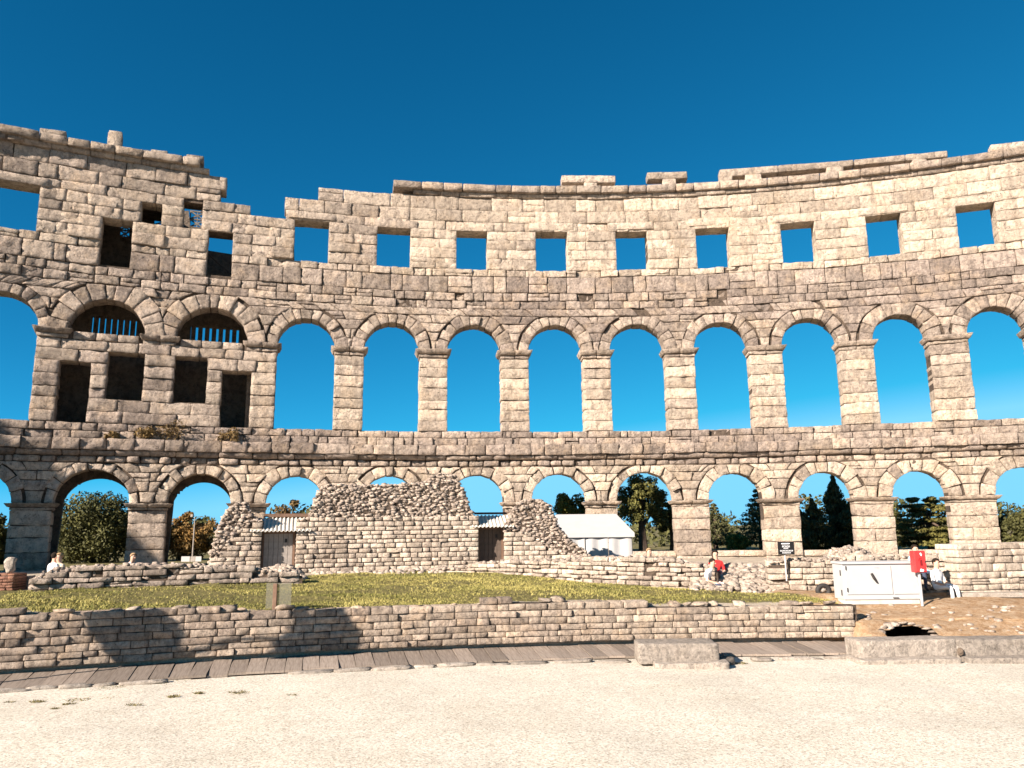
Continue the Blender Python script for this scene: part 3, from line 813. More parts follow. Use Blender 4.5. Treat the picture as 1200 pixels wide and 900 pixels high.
PW = Ring(POD_R)
sP0 = PW.px(-190, 740)[0]
ST = Stones()
small_st = dict(rough=.017, uneven=.009, bev=.006, seg=.085, gap=.015, jit=.007, wob=.008, split=.04)
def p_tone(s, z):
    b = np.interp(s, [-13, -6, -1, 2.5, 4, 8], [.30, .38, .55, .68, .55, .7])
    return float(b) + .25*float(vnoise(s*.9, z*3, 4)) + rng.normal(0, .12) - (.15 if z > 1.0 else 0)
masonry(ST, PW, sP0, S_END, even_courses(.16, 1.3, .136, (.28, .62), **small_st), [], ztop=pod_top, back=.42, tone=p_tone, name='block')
podium = empty('podium_wall', PW(-1, .1, .2), 'low curved podium wall of small squared stone blocks beside the boardwalk', 'wall')
ST.emit(podium, M['podium'], 300)
core_strips(PW, sP0, S_END, .2, .17, lambda s: pod_top(s)-.06, [], .05, .40, 0).build('wall_core', M['core'], podium)
core_strips(PW, sP0, S_END-.1, .3, -.1, lambda s: .175, [], .40, .50, 0).build('footing', M['core'], podium)
# loose coping stones along the top
for s in np.arange(sP0+.2, S_END, .31):
    if rng.random() < .45:
        a = rng.uniform(.05, .19)
        V_, F_ = lump(PW(s, pod_top(s)+.0, .16+rng.uniform(-.06, .1)), (a*1.3, a, a*.36), base=ICO2, boxy=.75, amp=.35)
        mesh_np('coping_stone', V_, [F_], M['podium'], podium, np.tile((rng.uniform(.2, .9), rng.random(), 0, 1), (len(V_), 1)))

walk = empty('boardwalk', PW(-1, 0, -.8), 'grey timber boardwalk of short planks laid along the podium wall', 'boardwalk')
def wood_mat():
    m, nt, b = nmat('grey_weathered_plank'); L = nt.links
    tc = N(nt, 'ShaderNodeTexCoord').outputs['Object']
    mp = N(nt, 'ShaderNodeMapping'); mp.inputs['Scale'].default_value = (30, 1.5, 10); L.new(tc, mp.inputs[0])
    n = N(nt, 'ShaderNodeTexNoise', Scale=1.5, Detail=5); L.new(mp.outputs[0], n.inputs['Vector'])
    oi = N(nt, 'ShaderNodeObjectInfo')
    c = ramp(nt, n.outputs['Fac'], [(.3, (.19, .15, .12)), (.7, (.31, .255, .21))])
    vr = N(nt, 'ShaderNodeMapRange'); vr.inputs[3].default_value = .72; vr.inputs[4].default_value = 1.2; L.new(oi.outputs['Random'], vr.inputs[0])
    vm = N(nt, 'ShaderNodeVectorMath', operation='SCALE'); L.new(c, vm.inputs[0]); L.new(vr.outputs[0], vm.inputs['Scale'])
    L.new(vm.outputs[0], b.inputs['Base Color'])
    bp = N(nt, 'ShaderNodeBump', Strength=.3, Distance=.01); L.new(n.outputs['Fac'], bp.inputs['Height']); L.new(bp.outputs[0], b.inputs['Normal'])
    return m
M['plank'] = wood_mat()
s = PW.px(-120, 790)[0]
me = None
while s < S_END+.1:
    wd = rng.uniform(.34, .40); sm = s+wd/2; th = sm/POD_R
    if me is None:
        b = MB().box((-.18, -.86, 0), (.18, .86, .045)); o = b.build('plank', M['plank'], walk, origin=(0, 0, 0)); me = o.data
    else:
        o = bpy.data.objects.new('plank', me); col.objects.link(o); o.parent = walk
    p = PW(sm, 0.012 + rng.uniform(0, .016), -.74 + rng.uniform(-.05, .05))
    o.location = Vector(p) - world_loc(walk); o.rotation_euler = (rng.normal(0, .006), rng.normal(0, .012), -th + rng.normal(0, .008))
    o.scale = ((wd-.022)/.36, 1, 1)
    s += wd

def cube_grid(n=12):
    ids, V, F = {}, [], []
    def vid(p):
        k = tuple(np.round(p, 5))
        if k not in ids: ids[k] = len(V); V.append(p)
        return ids[k]
    g = np.linspace(-1, 1, n+1)
    for ax in range(3):
        for sg in (-1, 1):
            for i in range(n):
                for j in range(n):
                    q = []
                    for a_, b_ in ((i, j), (i+1, j), (i+1, j+1), (i, j+1)):
                        p = [0, 0, 0]; p[ax] = sg; p[(ax+1) % 3] = g[a_]; p[(ax+2) % 3] = g[b_]; q.append(vid(tuple(p)))
                    F.append(q if sg > 0 else q[::-1])
    return np.array(V, float), np.array(F)
CUBE = cube_grid(16)
def rough_block(center, size, rz=0, amp=.05, p=9, base=None, tone=.6):
    V, F = CUBE if base is None else base; V = V.copy(); k = rng.uniform(0, 999)
    if base is None: p = 26
    V = V/((np.abs(V)**p).sum(1)**(1/p))[:, None]
    V = V*np.asarray(size)
    nz = lambda f, a: a*np.stack([vnoise(V[:, 0]*f+k+i*31, V[:, 1]*f, V[:, 2]*f) for i in range(3)], -1)
    V = V + nz(2.0, amp) + nz(7., amp*.6) + nz(17., amp*.3)
    c, s_ = math.cos(rz), math.sin(rz)
    V = V @ np.array([[c, -s_, 0], [s_, c, 0], [0, 0, 1]]).T
    return V + np.asarray(center), F, np.tile((tone, rng.random(), 0, 1), (len(V), 1))
def thing_block(name, label, cat, center, size, rz=0, amp=.03, mat='block', tone=.6, group=None, p=9, base=None):
    V, F, t = rough_block(center, size, rz, amp, p, base, tone)
    return tag(mesh_np(name, V, [F], M[mat], None, t), label, cat, group)

def px_block(x0, x1, y0, y1, Y, depth): # centre and half sizes of a box whose front face fills the pixel rectangle at distance Y
    a, b = at(x0, y1, Y), at(x1, y0, Y)
    return ((a[0]+b[0])/2, Y+depth/2, (a[2]+b[2])/2), ((b[0]-a[0])/2, depth/2, (b[2]-a[2])/2)
Yb = on_z(800, 784, 0)[1]
c_, s_ = px_block(749, 843, 754, 776, Yb+.25, .75)
thing_block('stone_block', 'large pitted squared stone block resting on a slab beside the boardwalk', 'stone', (c_[0], c_[1], c_[2]-.02), (s_[0], s_[1], s_[2]+.03), -.03, .018)
c_, s_ = px_block(768, 856, 776, 786, Yb, .9)
thing_block('stone_slab', 'thin stone slab lying under the squared block at the gravel edge', 'stone', (c_[0], c_[1], .03), (s_[0], s_[1], .085), -.02, .02)
p_ = on_z(852, 776, .05)
thing_block('small_stone', 'small dark stone lying at the end of the thin slab', 'stone', (p_[0], p_[1]+.1, .08), (.2, .14, .1), .2, .03, tone=.1, base=ICO2, p=4)
Yr = on_z(1100, 779, 0)[1]
c_, s_ = px_block(1004, 1123, 750.5, 771, Yr+.35, .6)
thing_block('kerb_block', 'long pitted stone block at the boardwalk end below the dry earth bank', 'stone', (c_[0], c_[1], c_[2]-.02), (s_[0], s_[1], s_[2]+.04), .05, .02)
c_, s_ = px_block(1125, 1275, 749.5, 771, Yr+.30, .6)
thing_block('kerb_block', 'long pitted stone block with a dark notch at its end', 'stone', (c_[0], c_[1], c_[2]-.02), (s_[0], s_[1], s_[2]+.04), -.03, .02)
c_, s_ = px_block(1278, 1420, 748, 771, Yr+.2, .6)
thing_block('kerb_block', 'long pitted stone block carrying on beyond the notched one', 'stone', (c_[0], c_[1], c_[2]-.02), (s_[0], s_[1], s_[2]+.04), -.1, .02)
p_ = at(1124, 763, Yr+.33)
thing_block('dark_stone', 'small dark wedge of stone stuck between two long kerb blocks', 'stone', (p_[0], p_[1]-.02, p_[2]), (.05, .04, .085), 0, .02, 'core', base=ICO2, p=3)
c_, s_ = px_block(1008, 1128, 769, 779, Yr, .7)
thing_block('kerb_slab', 'thin pale slab stepping out under the long block next to the boardwalk', 'stone', (c_[0], c_[1], .03), (s_[0], s_[1], .075), .04, .02)
c_, s_ = px_block(1138, 1280, 769, 778, Yr, .7)
thing_block('kerb_slab', 'thin mottled slab stepping out under the notched long block', 'stone', (c_[0], c_[1], .03), (s_[0], s_[1], .075), -.02, .02)
# flat stones edging the gravel
xs_ = -60
while xs_ < 1000:
    wpx = rng.uniform(22, 58)
    if not (735 < xs_ < 865) and rng.random() < .86:
        yy = np.interp(xs_, [-60, 0, 240, 400, 600, 750, 1000], [814, 810, 796, 786, 778, 777, 772]) + rng.uniform(-.5, 1.2)
        p_ = on_z(xs_+wpx/2, yy, 0); hw = wpx*.5*p_[1]/900
        thing_block('edging_stone', 'flat pale edging stone half sunk where the gravel meets the boardwalk', 'stone', (p_[0], p_[1]+.1, .018), (hw, rng.uniform(.07, .13), .04), rng.normal(0, .06)-math.atan2(p_[0]-CX, p_[1]-CY)*.9, .02, tone=rng.uniform(.6, 1), group='edging stones along the boardwalk', base=ICO2, p=5)
    xs_ += wpx + rng.uniform(0, 10)

# culvert behind the long kerb block
cul = empty('culvert', (hole_c.x, hole_c.y, .1), 'dark arched culvert mouth in the dry earth bank', 'culvert')
cm = MB(); RC = Ring(39.7)
for a, b, z0, z1, t0, t1 in ((-.75, .75, -.02, .02, -.7, 1.6), (-.75, .75, -.02, .55, 1.55, 1.6), (-.75, -.62, 0, .28, -.2, 1.6), (.62, .75, 0, .28, -.2, 1.6)):
    cm.hexa(np.array([RC(hs_+s_, z, t) for z in (z0, z1) for s_, t in ((a, t0), (b, t0), (b, t1), (a, t1))]))
cm.build('chamber', M['core'], cul)
for i in range(11):
    ph = math.pi*(i+.5)/11
    pz = .22+.28*math.sin(ph); ps = hs_ - .62*math.cos(ph)
    rr = 39.5 + .36*math.sin(ph)
    V_, F_ = lump(Ring(rr)(ps*rr/39.7, pz, 0), (.12, .12, .03), base=ICO1, boxy=.6)
    mesh_np('lip_stone', V_, [F_], M['rubble'], cul, np.tile((.7, rng.random(), 0, 1), (len(V_), 1)))
# rubble showing in the earth bank
LP = Lumps()
for i in range(520):
    x, y = rng.uniform(1003, 1290), rng.uniform(706, 744)
    wgt = (.12 + .88*(float(vnoise(x*.025, y*.07, 2)) > .15))*(1. if x > 1135 else .35)
    if rng.random() > wgt or (1028 < x < 1098 and y > 728): continue
    th = (x-600)/915.; rr = np.interp(y, [703, 748], [42.2, 39.2])
    s_ = cyl(x, y, rr)[0]; p = Ring(rr)(s_, 0, 0); tz = float(terr_z(rr, np.array([s_/rr]))[0])
    a = rng.uniform(.02, .075); LP.add(lump((p[0], p[1], tz), (a*1.4, a, a*.6)), rng.uniform(.4, 1))
bank = LP.build('bank_rubble', M['rubble']); tag(bank, 'scattered pale rubble bedded in the dry earth bank', 'rubble', kind='stuff')

# ================================================================== LOW WALLS AND RUINS ON THE TERRACE
def low_wall(name, label, frame, top, base, h, ln, mat, s0, s1, thick=.55, name_st='block', tone=.6, skip=.02, rub=True, st=None, topsize=.09):
    ST = Stones(); zt, zb = prof(frame, top), prof(frame, base)
    zmin = min(float(zb(s)) for s in np.linspace(s0, s1, 30)) - .15; zmax = max(float(zt(s)) for s in np.linspace(s0, s1, 60))
    kw = dict(rough=.04, uneven=.035, bev=.014, seg=.12, gap=.022, jit=.02, wob=.03, skip=skip, split=.1); kw.update(st or {})
    masonry(ST, frame, s0, s1, even_courses(zmin, zmax, h, ln, **kw), [], ztop=lambda s: zt(s), zbot=lambda s: zb(s)-.15, back=thick-.02,
            tone=lambda s, z: tone + .3*float(vnoise(s*1.1, z*2, 8)) + rng.normal(0, .15), name=name_st)
    root = empty(name, frame((s0+s1)/2, zmin+.1, thick/2), label, 'wall')
    ST.emit(root, M[mat], 300)
    core_strips(frame, s0+.04, s1-.04, .15, zmin, lambda s: zt(s)-.12, [], .07, thick-.05, 0).build('wall_core', M['core'], root)
    if rub:
        LP = Lumps()
        for s in np.arange(s0+.1, s1-.1, topsize*1.05):
            for t in (.08, .3, .5):
                a = topsize*rng.uniform(.5, 1.3)
                LP.add(lump(frame(s+rng.uniform(-.1, .1), zt(s)-.03+rng.uniform(-.05, .05), t), (a, a*.9, a*.65)))
        LP.build('top_rubble', M['rubble'], root)
    return root, zt

F1 = Ring(47.1)
sa, sb = F1.px(34, 680)[0], F1.px(352, 668)[0]
low_wall('ruined_wall', 'low ruined stone wall with a stepped end, two people sitting on it', F1,
         [(30, 692), (41, 685), (43, 677), (52, 675), (54, 669), (75, 667), (110, 664), (180, 661.5), (240, 663), (300, 667), (330, 670), (360, 672)],
         [(30, 694), (150, 689), (250, 684), (360, 675)], .16, (.3, .8), 'rubble', sa, sb, .8, skip=0, tone=.5)
F2 = Path([at(495, 672, 28.6), at(560, 673, 27.8), at(620, 676, 26.4), at(700, 684, 24.8), at(780, 689, 23.7), at(850, 692, 23.0)])
low_wall('ruined_wall', 'low ruined stone wall in front of the white tent and small dark door', F2,
         [(495, 668), (540, 665), (560, 660), (600, 658), (650, 657), (700, 654), (745, 653), (790, 656), (815, 662), (850, 668)],
         [(495, 676), (600, 677), (700, 685), (800, 691), (850, 694)], .135, (.22, .55), 'ruin', F2.px(500, 670)[0], F2.px(838, 690)[0], .6, tone=.55, skip=0)
F3 = Path([at(896, 692, 22.9), at(985, 692, 22.6), at(1060, 700, 22.3), at(1128, 703, 22.1)])
low_wall('ruined_wall', 'low stone wall standing behind the white cabinet and the red box', F3,
         [(896, 658), (940, 656), (985, 655), (1040, 652), (1090, 650), (1128, 651)], [(896, 697), (985, 702), (1128, 706)], .15, (.3, .7), 'ruin', F3.px(900, 680)[0], F3.px(1124, 680)[0], .6, tone=.8, skip=0, topsize=.07)
F4 = Path([at(1122, 700, 21.6), at(1200, 700, 21.9), at(1330, 700, 22.0), at(1560, 700, 21.6)])
low_wall('block_wall', 'bright limestone block wall right of the red box under the arena pier', F4,
         [(1122, 638), (1160, 636), (1330, 632), (1560, 628)], [(1122, 704), (1330, 704), (1560, 706)], .17, (.3, .7), 'ruin', F4.px(1124, 690)[0], F4.px(1540, 690)[0], .9, tone=.95, skip=0, rub=False,
         st=dict(rough=.02, uneven=.012, bev=.015, gap=.014, jit=.01))
thing_block('wall_ledge', 'pale smooth stone ledge along the foot of the bright block wall', 'stone', (at(1215, 702, 21.5)[0], 21.55, .86), (2.3, .22, .06), .01, .012, tone=1.0)

# heap of rubble between the two low walls
def heap(name, label, x0, x1, top, base, Y0, Y1, n, size):
    LP = Lumps(); ft, fb = interp(*zip(*top)), interp(*zip(*base))
    for i in range(n):
        x = rng.uniform(x0, x1); k = rng.random()**.8; y = fb(x) + (ft(x)-fb(x))*k
        Y = Y0 + (Y1-Y0)*k + rng.uniform(-.15, .15); a = size*rng.uniform(.45, 1.5)
        LP.add(lump(at(x, y, Y), (a*1.25, a, a*.75)), rng.uniform(.45, 1))
    root = empty(name, at((x0+x1)/2, fb((x0+x1)/2), (Y0+Y1)/2), label, 'rubble')
    mb = MB()
    xs = np.linspace(x0, x1, 24); V = []
    for x in xs: V += [at(x, fb(x)+3, Y0), at(x, ft(x)+2.5, Y1), at(x, fb(x)+3, Y1+.4)]
    F = []
    for i in range(len(xs)-1): F += [(3*i, 3*i+3, 3*i+4, 3*i+1), (3*i+1, 3*i+4, 3*i+5, 3*i+2)]
    mb.add(V, F).build('heap_core', M['core'], root)
    LP.build('heap_stones', M['rubble'], root)
heap('rubble_heap', 'heap of pale broken stones between the two low walls below the black sign', 812, 912, [(812, 664), (840, 662), (880, 662), (912, 666)], [(812, 692), (860, 693), (912, 698)], 22.7, 24.6, 1000, .085)
heap('rubble_heap', 'small pile of broken stones on the low wall behind the white cabinet', 966, 1022, [(966, 655), (980, 643), (1000, 641), (1012, 644), (1022, 655)], [(966, 659), (1022, 659)], 22.8, 23.4, 300, .07)

# ---- the ruin with two doors
F5 = Ring(53.2); RB = Ring(53.2)
ruin = empty('ruined_building', F5(F5.px(450, 668)[0], 1.15, .4), 'ruined small-block stone building with rubble core, two doors and corrugated roofs', 'ruin')
STR = Stones(); LPR = Lumps()
kw = dict(rough=.022, uneven=.016, bev=.009, seg=.16, gap=.026, jit=.014, wob=.02, split=.05)
def ruin_piece(x0, x1, top_c, top_r, s_cut=None, thick=.9, rub_px=None):
    """top_c: profile of the coursed facing; top_r: profile of the rubble core"""
    s0, s1 = F5.px(x0, 650)[0], F5.px(x1, 650)[0]
    zc, zr = prof(F5, top_c), prof(F5, top_r)
    zmax = max(float(zc(s)) for s in np.linspace(s0, s1, 60))
    masonry(STR, F5, s0, s1, even_courses(.95, zmax, .178, (.28, .58), **kw), [], ztop=lambda s: zc(s)-.03, back=.3, tone=lambda s, z: .72 + .25*float(vnoise(s*.8, z*1.5, 2)) + rng.normal(0, .12), name='block')
    core_strips(F5, s0+.02, s1-.02, .14, .9, lambda s: max(float(zr(s)), float(zc(s)))-.06, [], .06, thick, 0).build('wall_core', M['core'], ruin)
    size = .076
    rubble_face(LPR, F5, lambda s: max(float(zr(s)), float(zc(s))), s0+.05, s1-.05, lambda s: float(zc(s))-.02, size, t=.10, depth=.10)
    for s in np.arange(s0+.05, s1, .15):              # the broken top and the back edge
        for t in np.arange(.2, thick, .17):
            a = size*rng.uniform(.6, 1.3); LPR.add(lump(F5(s, max(float(zr(s)), float(zc(s)))-.05+rng.uniform(-.05, .06), t), (a, a, a*.65)))
    for (se, ztp) in ((s0, zr), (s1, zr)):
        for z in np.arange(1.0, max(float(ztp(se)), float(zc(se))), .18):
            for t in np.arange(.12, thick, .22):
                a = size*rng.uniform(.6, 1.2); LPR.add(lump(F5(se+(.05 if se == s0 else -.05), z, t), (a*.7, a, a*.65)))
ruin_piece(346, 561, [(346, 610), (364, 607), (366, 606), (555, 606), (561, 610)],
           [(346, 612), (362, 607), (368, 585), (376, 572), (384, 567), (430, 569), (478, 567), (500, 564), (508, 558), (518, 555), (533, 557), (544, 574), (551, 598), (561, 610)])
ruin_piece(246, 306, [(246, 666), (254, 655), (262, 645), (275, 628), (286, 618), (296, 610), (306, 609)],
           [(246, 655), (250, 636), (258, 612), (266, 598), (276, 590), (289, 588), (292, 598), (299, 606), (306, 610)], thick=1.2)
ruin_piece(591, 694, [(591, 622), (601, 619), (612, 624), (625, 632), (640, 640), (660, 648), (694, 654)],
           [(591, 614), (599, 604), (607, 590), (616, 586), (634, 586), (644, 592), (650, 606), (655, 618), (666, 630), (680, 642), (694, 652)], thick=1.1)
STR.emit(ruin, M['ruin'], 300); LPR.build('core_rubble', M['rubble'], ruin)

def door(x0, x1, ytop, ybot, t, mat, nplank):
    s0, s1 = F5.px(x0, 640)[0], F5.px(x1, 640)[0]; z0, z1 = .95, F5.px((x0+x1)/2, ytop)[1]
    f = MB()
    for a, b, za, zb in ((s0-.02, s0+.07, z0, z1), (s1-.07, s1+.02, z0, z1), (s0, s1, z1-.08, z1+.06)):
        f.hexa(np.array([F5(s, z, tt) for z in (za, zb) for s, tt in ((a, t-.05), (b, t-.05), (b, t+.1), (a, t+.1))]))
    fo = f.build('door_frame', M['lintel_wood'], ruin)
    d = None
    for i in range(nplank):
        a, b = s0+.07+(s1-s0-.14)*i/nplank, s0+.07+(s1-s0-.14)*(i+1)/nplank
        q = MB().hexa(np.array([F5(s, z, tt) for z in (z0, z1-.08) for s, tt in ((a+.006, t), (b-.006, t), (b-.006, t+.04), (a+.006, t+.04))]))
        o = q.build('door' if i == 0 else 'door_board', mat, ruin if i == 0 else d)
        if i == 0: d = o
    MB().hexa(np.array([F5(s, z, tt) for z in (z0, z1+.1) for s, tt in ((s0-.1, t+.15), (s1+.1, t+.15), (s1+.1, t+.2), (s0-.1, t+.2))])).build('door_back', M['core'], ruin)
    hs0 = s0+.07+(s1-s0-.14)*.72
    MB().hexa(np.array([F5(s, z, tt) for z in (z1-.42, z1-.28) for s, tt in ((hs0, t-.03), (hs0+.09, t-.03), (hs0+.09, t), (hs0, t))])).build('handle', M['dark'], d)
    return d
door(306.5, 345, 623, 668, .42, M['grey_door'], 6)
door(561.5, 591, 618, 655, .55, M['dark_door'], 5)

def corrugated(x0, x1, yf, yb, tf, tb, nw):
    s0, s1 = F5.px(x0, yf)[0], F5.px(x1, yf)[0]; zf = F5.px((x0+x1)/2, yf)[1]
    Pb = Ring(53.2+tb).px((x0+x1)/2, yb)[1]
    S_ = np.linspace(s0, s1, nw*8+1); V, Fq = [], []
    for k, (t, z) in enumerate(((tf, zf), (tb, Pb))):
        for lay in (0, -.025):
            for s in S_: V.append(F5(s, z + lay +   .028*math.sin((s-s0)/(s1-s0)*nw*2*math.pi), t))
    n = len(S_); V = np.array(V)
    i = np.arange(n-1)
    Q = [np.stack([i, i+1, 2*n+i+1, 2*n+i], -1), np.stack([n+i, 3*n+i, 3*n+i+1, n+i+1], -1), np.stack([i, n+i, n+i+1, i+1], -1)]
    mesh_np('corrugated_roof', V, Q, M['roof'], ruin, smooth=False)
corrugated(293, 364, 622, 607, -.12, 1.6, 15)
corrugated(553, 602, 617, 604, -.12, 1.3, 11)
tb_ = Ring(54.8)
for (x0, x1, y0, y1) in ((309, 363, 602, 605.5), (556, 600, 600.5, 602.5)):
    a, b = tb_.px(x0, y0), tb_.px(x1, y1)
    MB().hexa(np.array([tb_(s, z, t) for z in (b[1], a[1]) for s, t in ((a[0], 0), (b[0], 0), (b[0], .15), (a[0], .15))])).build('roof_batten', M['lintel_wood'], ruin)
heap('rubble_heap', 'grey broken stones piled before the grey boarded door', 312, 356, [(312, 667), (325, 663), (340, 664), (356, 672)], [(312, 679), (356, 679)], 26.3, 27.4, 200, .09)
heap('rubble_heap', 'row of loose stones at the foot of the ruined building facing', 366, 500, [(366, 671), (420, 670), (470, 668), (500, 666)], [(366, 675), (500, 673)], 28.6, 29.4, 180, .075)

# ---- cream parapet stones in the lower arches
STP = Stones()
for o in lo_arch[8:-1]:
    for (z0, z1, pr) in ((.3, .95, 0.), (.95, 1.28, .12)):
        for j in range(2):
            a, b = o.sl+(o.sr-o.sl)*j/2, o.sl+(o.sr-o.sl)*(j+1)/2
            V_, Q_ = make_stone(W, lambda U, V: (a+(b-a)*U, z0+(z1-z0)*V), b-a, z1-z0, proud=pr-.25, back=.8, gap=.01, bev=.02, rough=.01, seg=.5)
            STP.put('parapet_slab', V_, Q_, 1, .95, .7)
STP.emit(wall, M['arena'], 300)

# ================================================================== THINGS ON THE TERRACE
# ---- white marquee tent behind the ruin
def tent():
    Yf, Yr_, Yk = 36.0, 38.0, 40.0
    zr, ze, z0 = at(690, 602.5, Yr_)[2], at(690, 624, Yf)[2], 1.1
    xl, xr = at(630, 624, Yf)[0], at(740, 624, Yf)[0]
    rl, rr = xl+1.0, at(722, 602.5, Yr_)[0]
    root = empty('marquee_tent', ((xl+xr)/2, Yr_, z0), 'white fabric marquee tent with a sloping roof behind the rubble pier', 'tent')
    ov = .12
    MB().add([(xl-ov, Yf-ov, ze-.03), (xr+ov, Yf-ov, ze-.03), (rr, Yr_, zr), (rl, Yr_, zr), (xl-ov, Yk+ov, ze-.03), (xr+ov, Yk+ov, ze-.03)],
             [(0, 1, 2, 3), (1, 5, 2), (5, 4, 3, 2), (4, 0, 3)]).build('roof', M['tent'], root)
    fl = MB()
    for a, b in (((xl-ov, Yf-ov), (xr+ov, Yf-ov)), ((xr+ov, Yf-ov), (xr+ov, Yk+ov))):
        fl.add([(*a, ze-.22), (*b, ze-.22), (*b, ze-.03), (*a, ze-.03)], [(0, 1, 2, 3)])
    fl.build('valance', M['tent'], root)
    n = 4
    for i in range(n):
        a, b = xl+(xr-xl)*i/n, xl+(xr-xl)*(i+1)/n
        xs = np.linspace(a+.01, b-.01, 15); V = []
        for z in (z0, ze-.05):
            for x in xs: V.append((x, Yf + .035*math.sin((x-a)*9+i) + (.02 if z == z0 else 0), z))
        m_ = len(xs); MB().add(V, [(k, k+1, m_+k+1, m_+k) for k in range(m_-1)]).build('side_panel', M['tent'], root)
    MB().add([(xr, Yf, z0), (xr+.25, Yk, z0), (xr, Yk, ze), (xr, Yf, ze)], [(0, 1, 2, 3)]).build('side_panel', M['tent'], root)
    for x in (xl, (xl+xr)/2, xr):
        MB().tube([(x, Yf+.08, z0), (x, Yf+.08, ze)], .03, 8).build('pole', M['white_metal'], root)
tent()

# ---- white electrical cabinet
def cabinet():
    Y = 20.5; a, b = at(990, 703, Y), at(1075, 661, Y)
    x0, x1, z0, z1 = a[0], b[0], a[2], at(1030, 659.5, Y)[2]; zb = float(z0)-.12; D = .62
    root = empty('electrical_cabinet', ((x0+x1)/2, Y+D/2, zb), 'wide white two-door electrical cabinet on the terrace edge', 'cabinet')
    MB().box((x0, Y, z0), (x1, Y+D, z1-.03)).build('body', M['white_metal'], root, bevel=.008)
    MB().box((x0-.03, Y-.05, z1-.03), (x1+.03, Y+D+.03, z1+.03)).build('lid', M['white_metal'], root, bevel=.012)
    MB().box((x0+.02, Y+.03, zb), (x1-.02, Y+D-.03, z0)).build('plinth', M['roof'], root)
    xm = x0 + (x1-x0)*.645
    for i, (p, q) in enumerate(((x0+.07, xm-.012), (xm+.012, x1-.03))):
        d = MB().box((p, Y-.022, z0+.13), (q, Y-.002, z1-.075)).build('door', M['white_metal'], root, bevel=.006)
        if i == 0:
            hx = p+(q-p)*.61; hz = z0+.52
            MB().hexa(np.array([(hx-.05, Y-.05, hz+.15), (hx, Y-.05, hz+.15), (hx, Y-.02, hz+.15), (hx-.05, Y-.02, hz+.15), (hx-.05, Y-.05, hz+.16), (hx, Y-.05, hz+.16), (hx, Y-.02, hz+.16), (hx-.05, Y-.02, hz+.16)], float))
            h = MB(); h.tube([(hx-.06, Y-.04, hz+.14), (hx-.01, Y-.05, hz+.02), (hx+.07, Y-.04, hz-.10)], [.03, .035, .022], 8); h.build('handle', M['dark'], d)
            e = MB()
            for k, (ex, w_, hh_) in enumerate(((0, .03, .05), (.035, .02, .03), (.06, .05, .015), (.06, .05, .04), (.115, .03, .03))):
                e.box((hx+.03+ex, Y-.026, hz+.26+.01*(k % 2)), (hx+.03+ex+w_, Y-.023, hz+.26+hh_))
            e.build('emblem', flat_mat('grey_print', (.35, .35, .37), .6, .1), d)
        for zz in (.2, .75): MB().tube([(p+.012 if i == 0 else q-.012, Y-.034, z0+zz), (p+.012 if i == 0 else q-.012, Y-.034, z0+zz+.1)], .014, 8).build('hinge', M['dark'] if i == 0 else M['white_metal'], d)
    MB().box((xm-.02, Y-.03, z0+.03), (xm+.12, Y-.003, z0+.05)).build('latch', M['dark'], root)
    for zz in (.1, .6): MB().box((x0-.012, Y+.1, z0+zz), (x0-.002, Y+.15, z0+zz+.14)).build('side_vent', M['dark'], root)
cabinet()

# ---- red box on a white post
def red_box():
    Y = 20.1; p0 = at(1083.5, 706, Y); x = p0[0]; zt, zb = at(1082, 645.5, Y)[2], at(1084, 671, Y)[2]
    root = empty('extinguisher_box', (x, Y, p0[2]-.02), 'red fire extinguisher box mounted on a slim white post', 'safety box')
    MB().tube([(x, Y+.12, p0[2]-.1), (x, Y+.12, zb+.05)], .035, 10).build('post', M['white_metal'], root, smooth=False)
    hw = .155
    MB().box((x-hw, Y, zb), (x+hw, Y+.22, zt)).build('box', M['red'], root, bevel=.025)
    d = MB().box((x-hw+.02, Y-.022, zb+.02), (x+hw-.02, Y-.002, zt-.02)).build('door', M['red'], root, bevel=.012)
    pic = MB(); zc = (zt+zb)/2; yy = Y-.027
    def poly(pts): pic.add([(x+a, yy, zc+b) for a, b in pts] + [(x+a, yy+.003, zc+b) for a, b in pts], [tuple(range(len(pts)))] + [tuple(range(2*len(pts)-1, len(pts)-1, -1))])
    poly([(-.02, -.10), (.045, -.10), (.045, .02), (.03, .05), (-.005, .05), (-.02, .02)]); poly([(-.06, .02), (-.045, .02), (-.02, .075), (.03, .075), (.03, .09), (-.03, .09)])
    pic.build('pictogram', flat_mat('dark_red_print', (.16, .01, .012), .5, .1), d)
    wt = MB(); wt.add([(x+a, yy, zc+b) for a, b in ((0.0, .17), (.03, .14), (.045, .18), (.02, .23), (-.01, .21))], [(0, 1, 2, 3, 4)]); wt.add([(x+a, yy, zc+b) for a, b in ((-.05, -.24), (.05, -.24), (.06, -.2), (-.02, -.17))], [(0, 1, 2, 3)])
    wt.build('pictogram', M['sign_white'], d)
    MB().tube([(x+hw-.05, Y-.04, zc-.03), (x+hw-.05, Y-.04, zc+.03)], .01, 6).build('latch', M['dark'], d)
red_box()

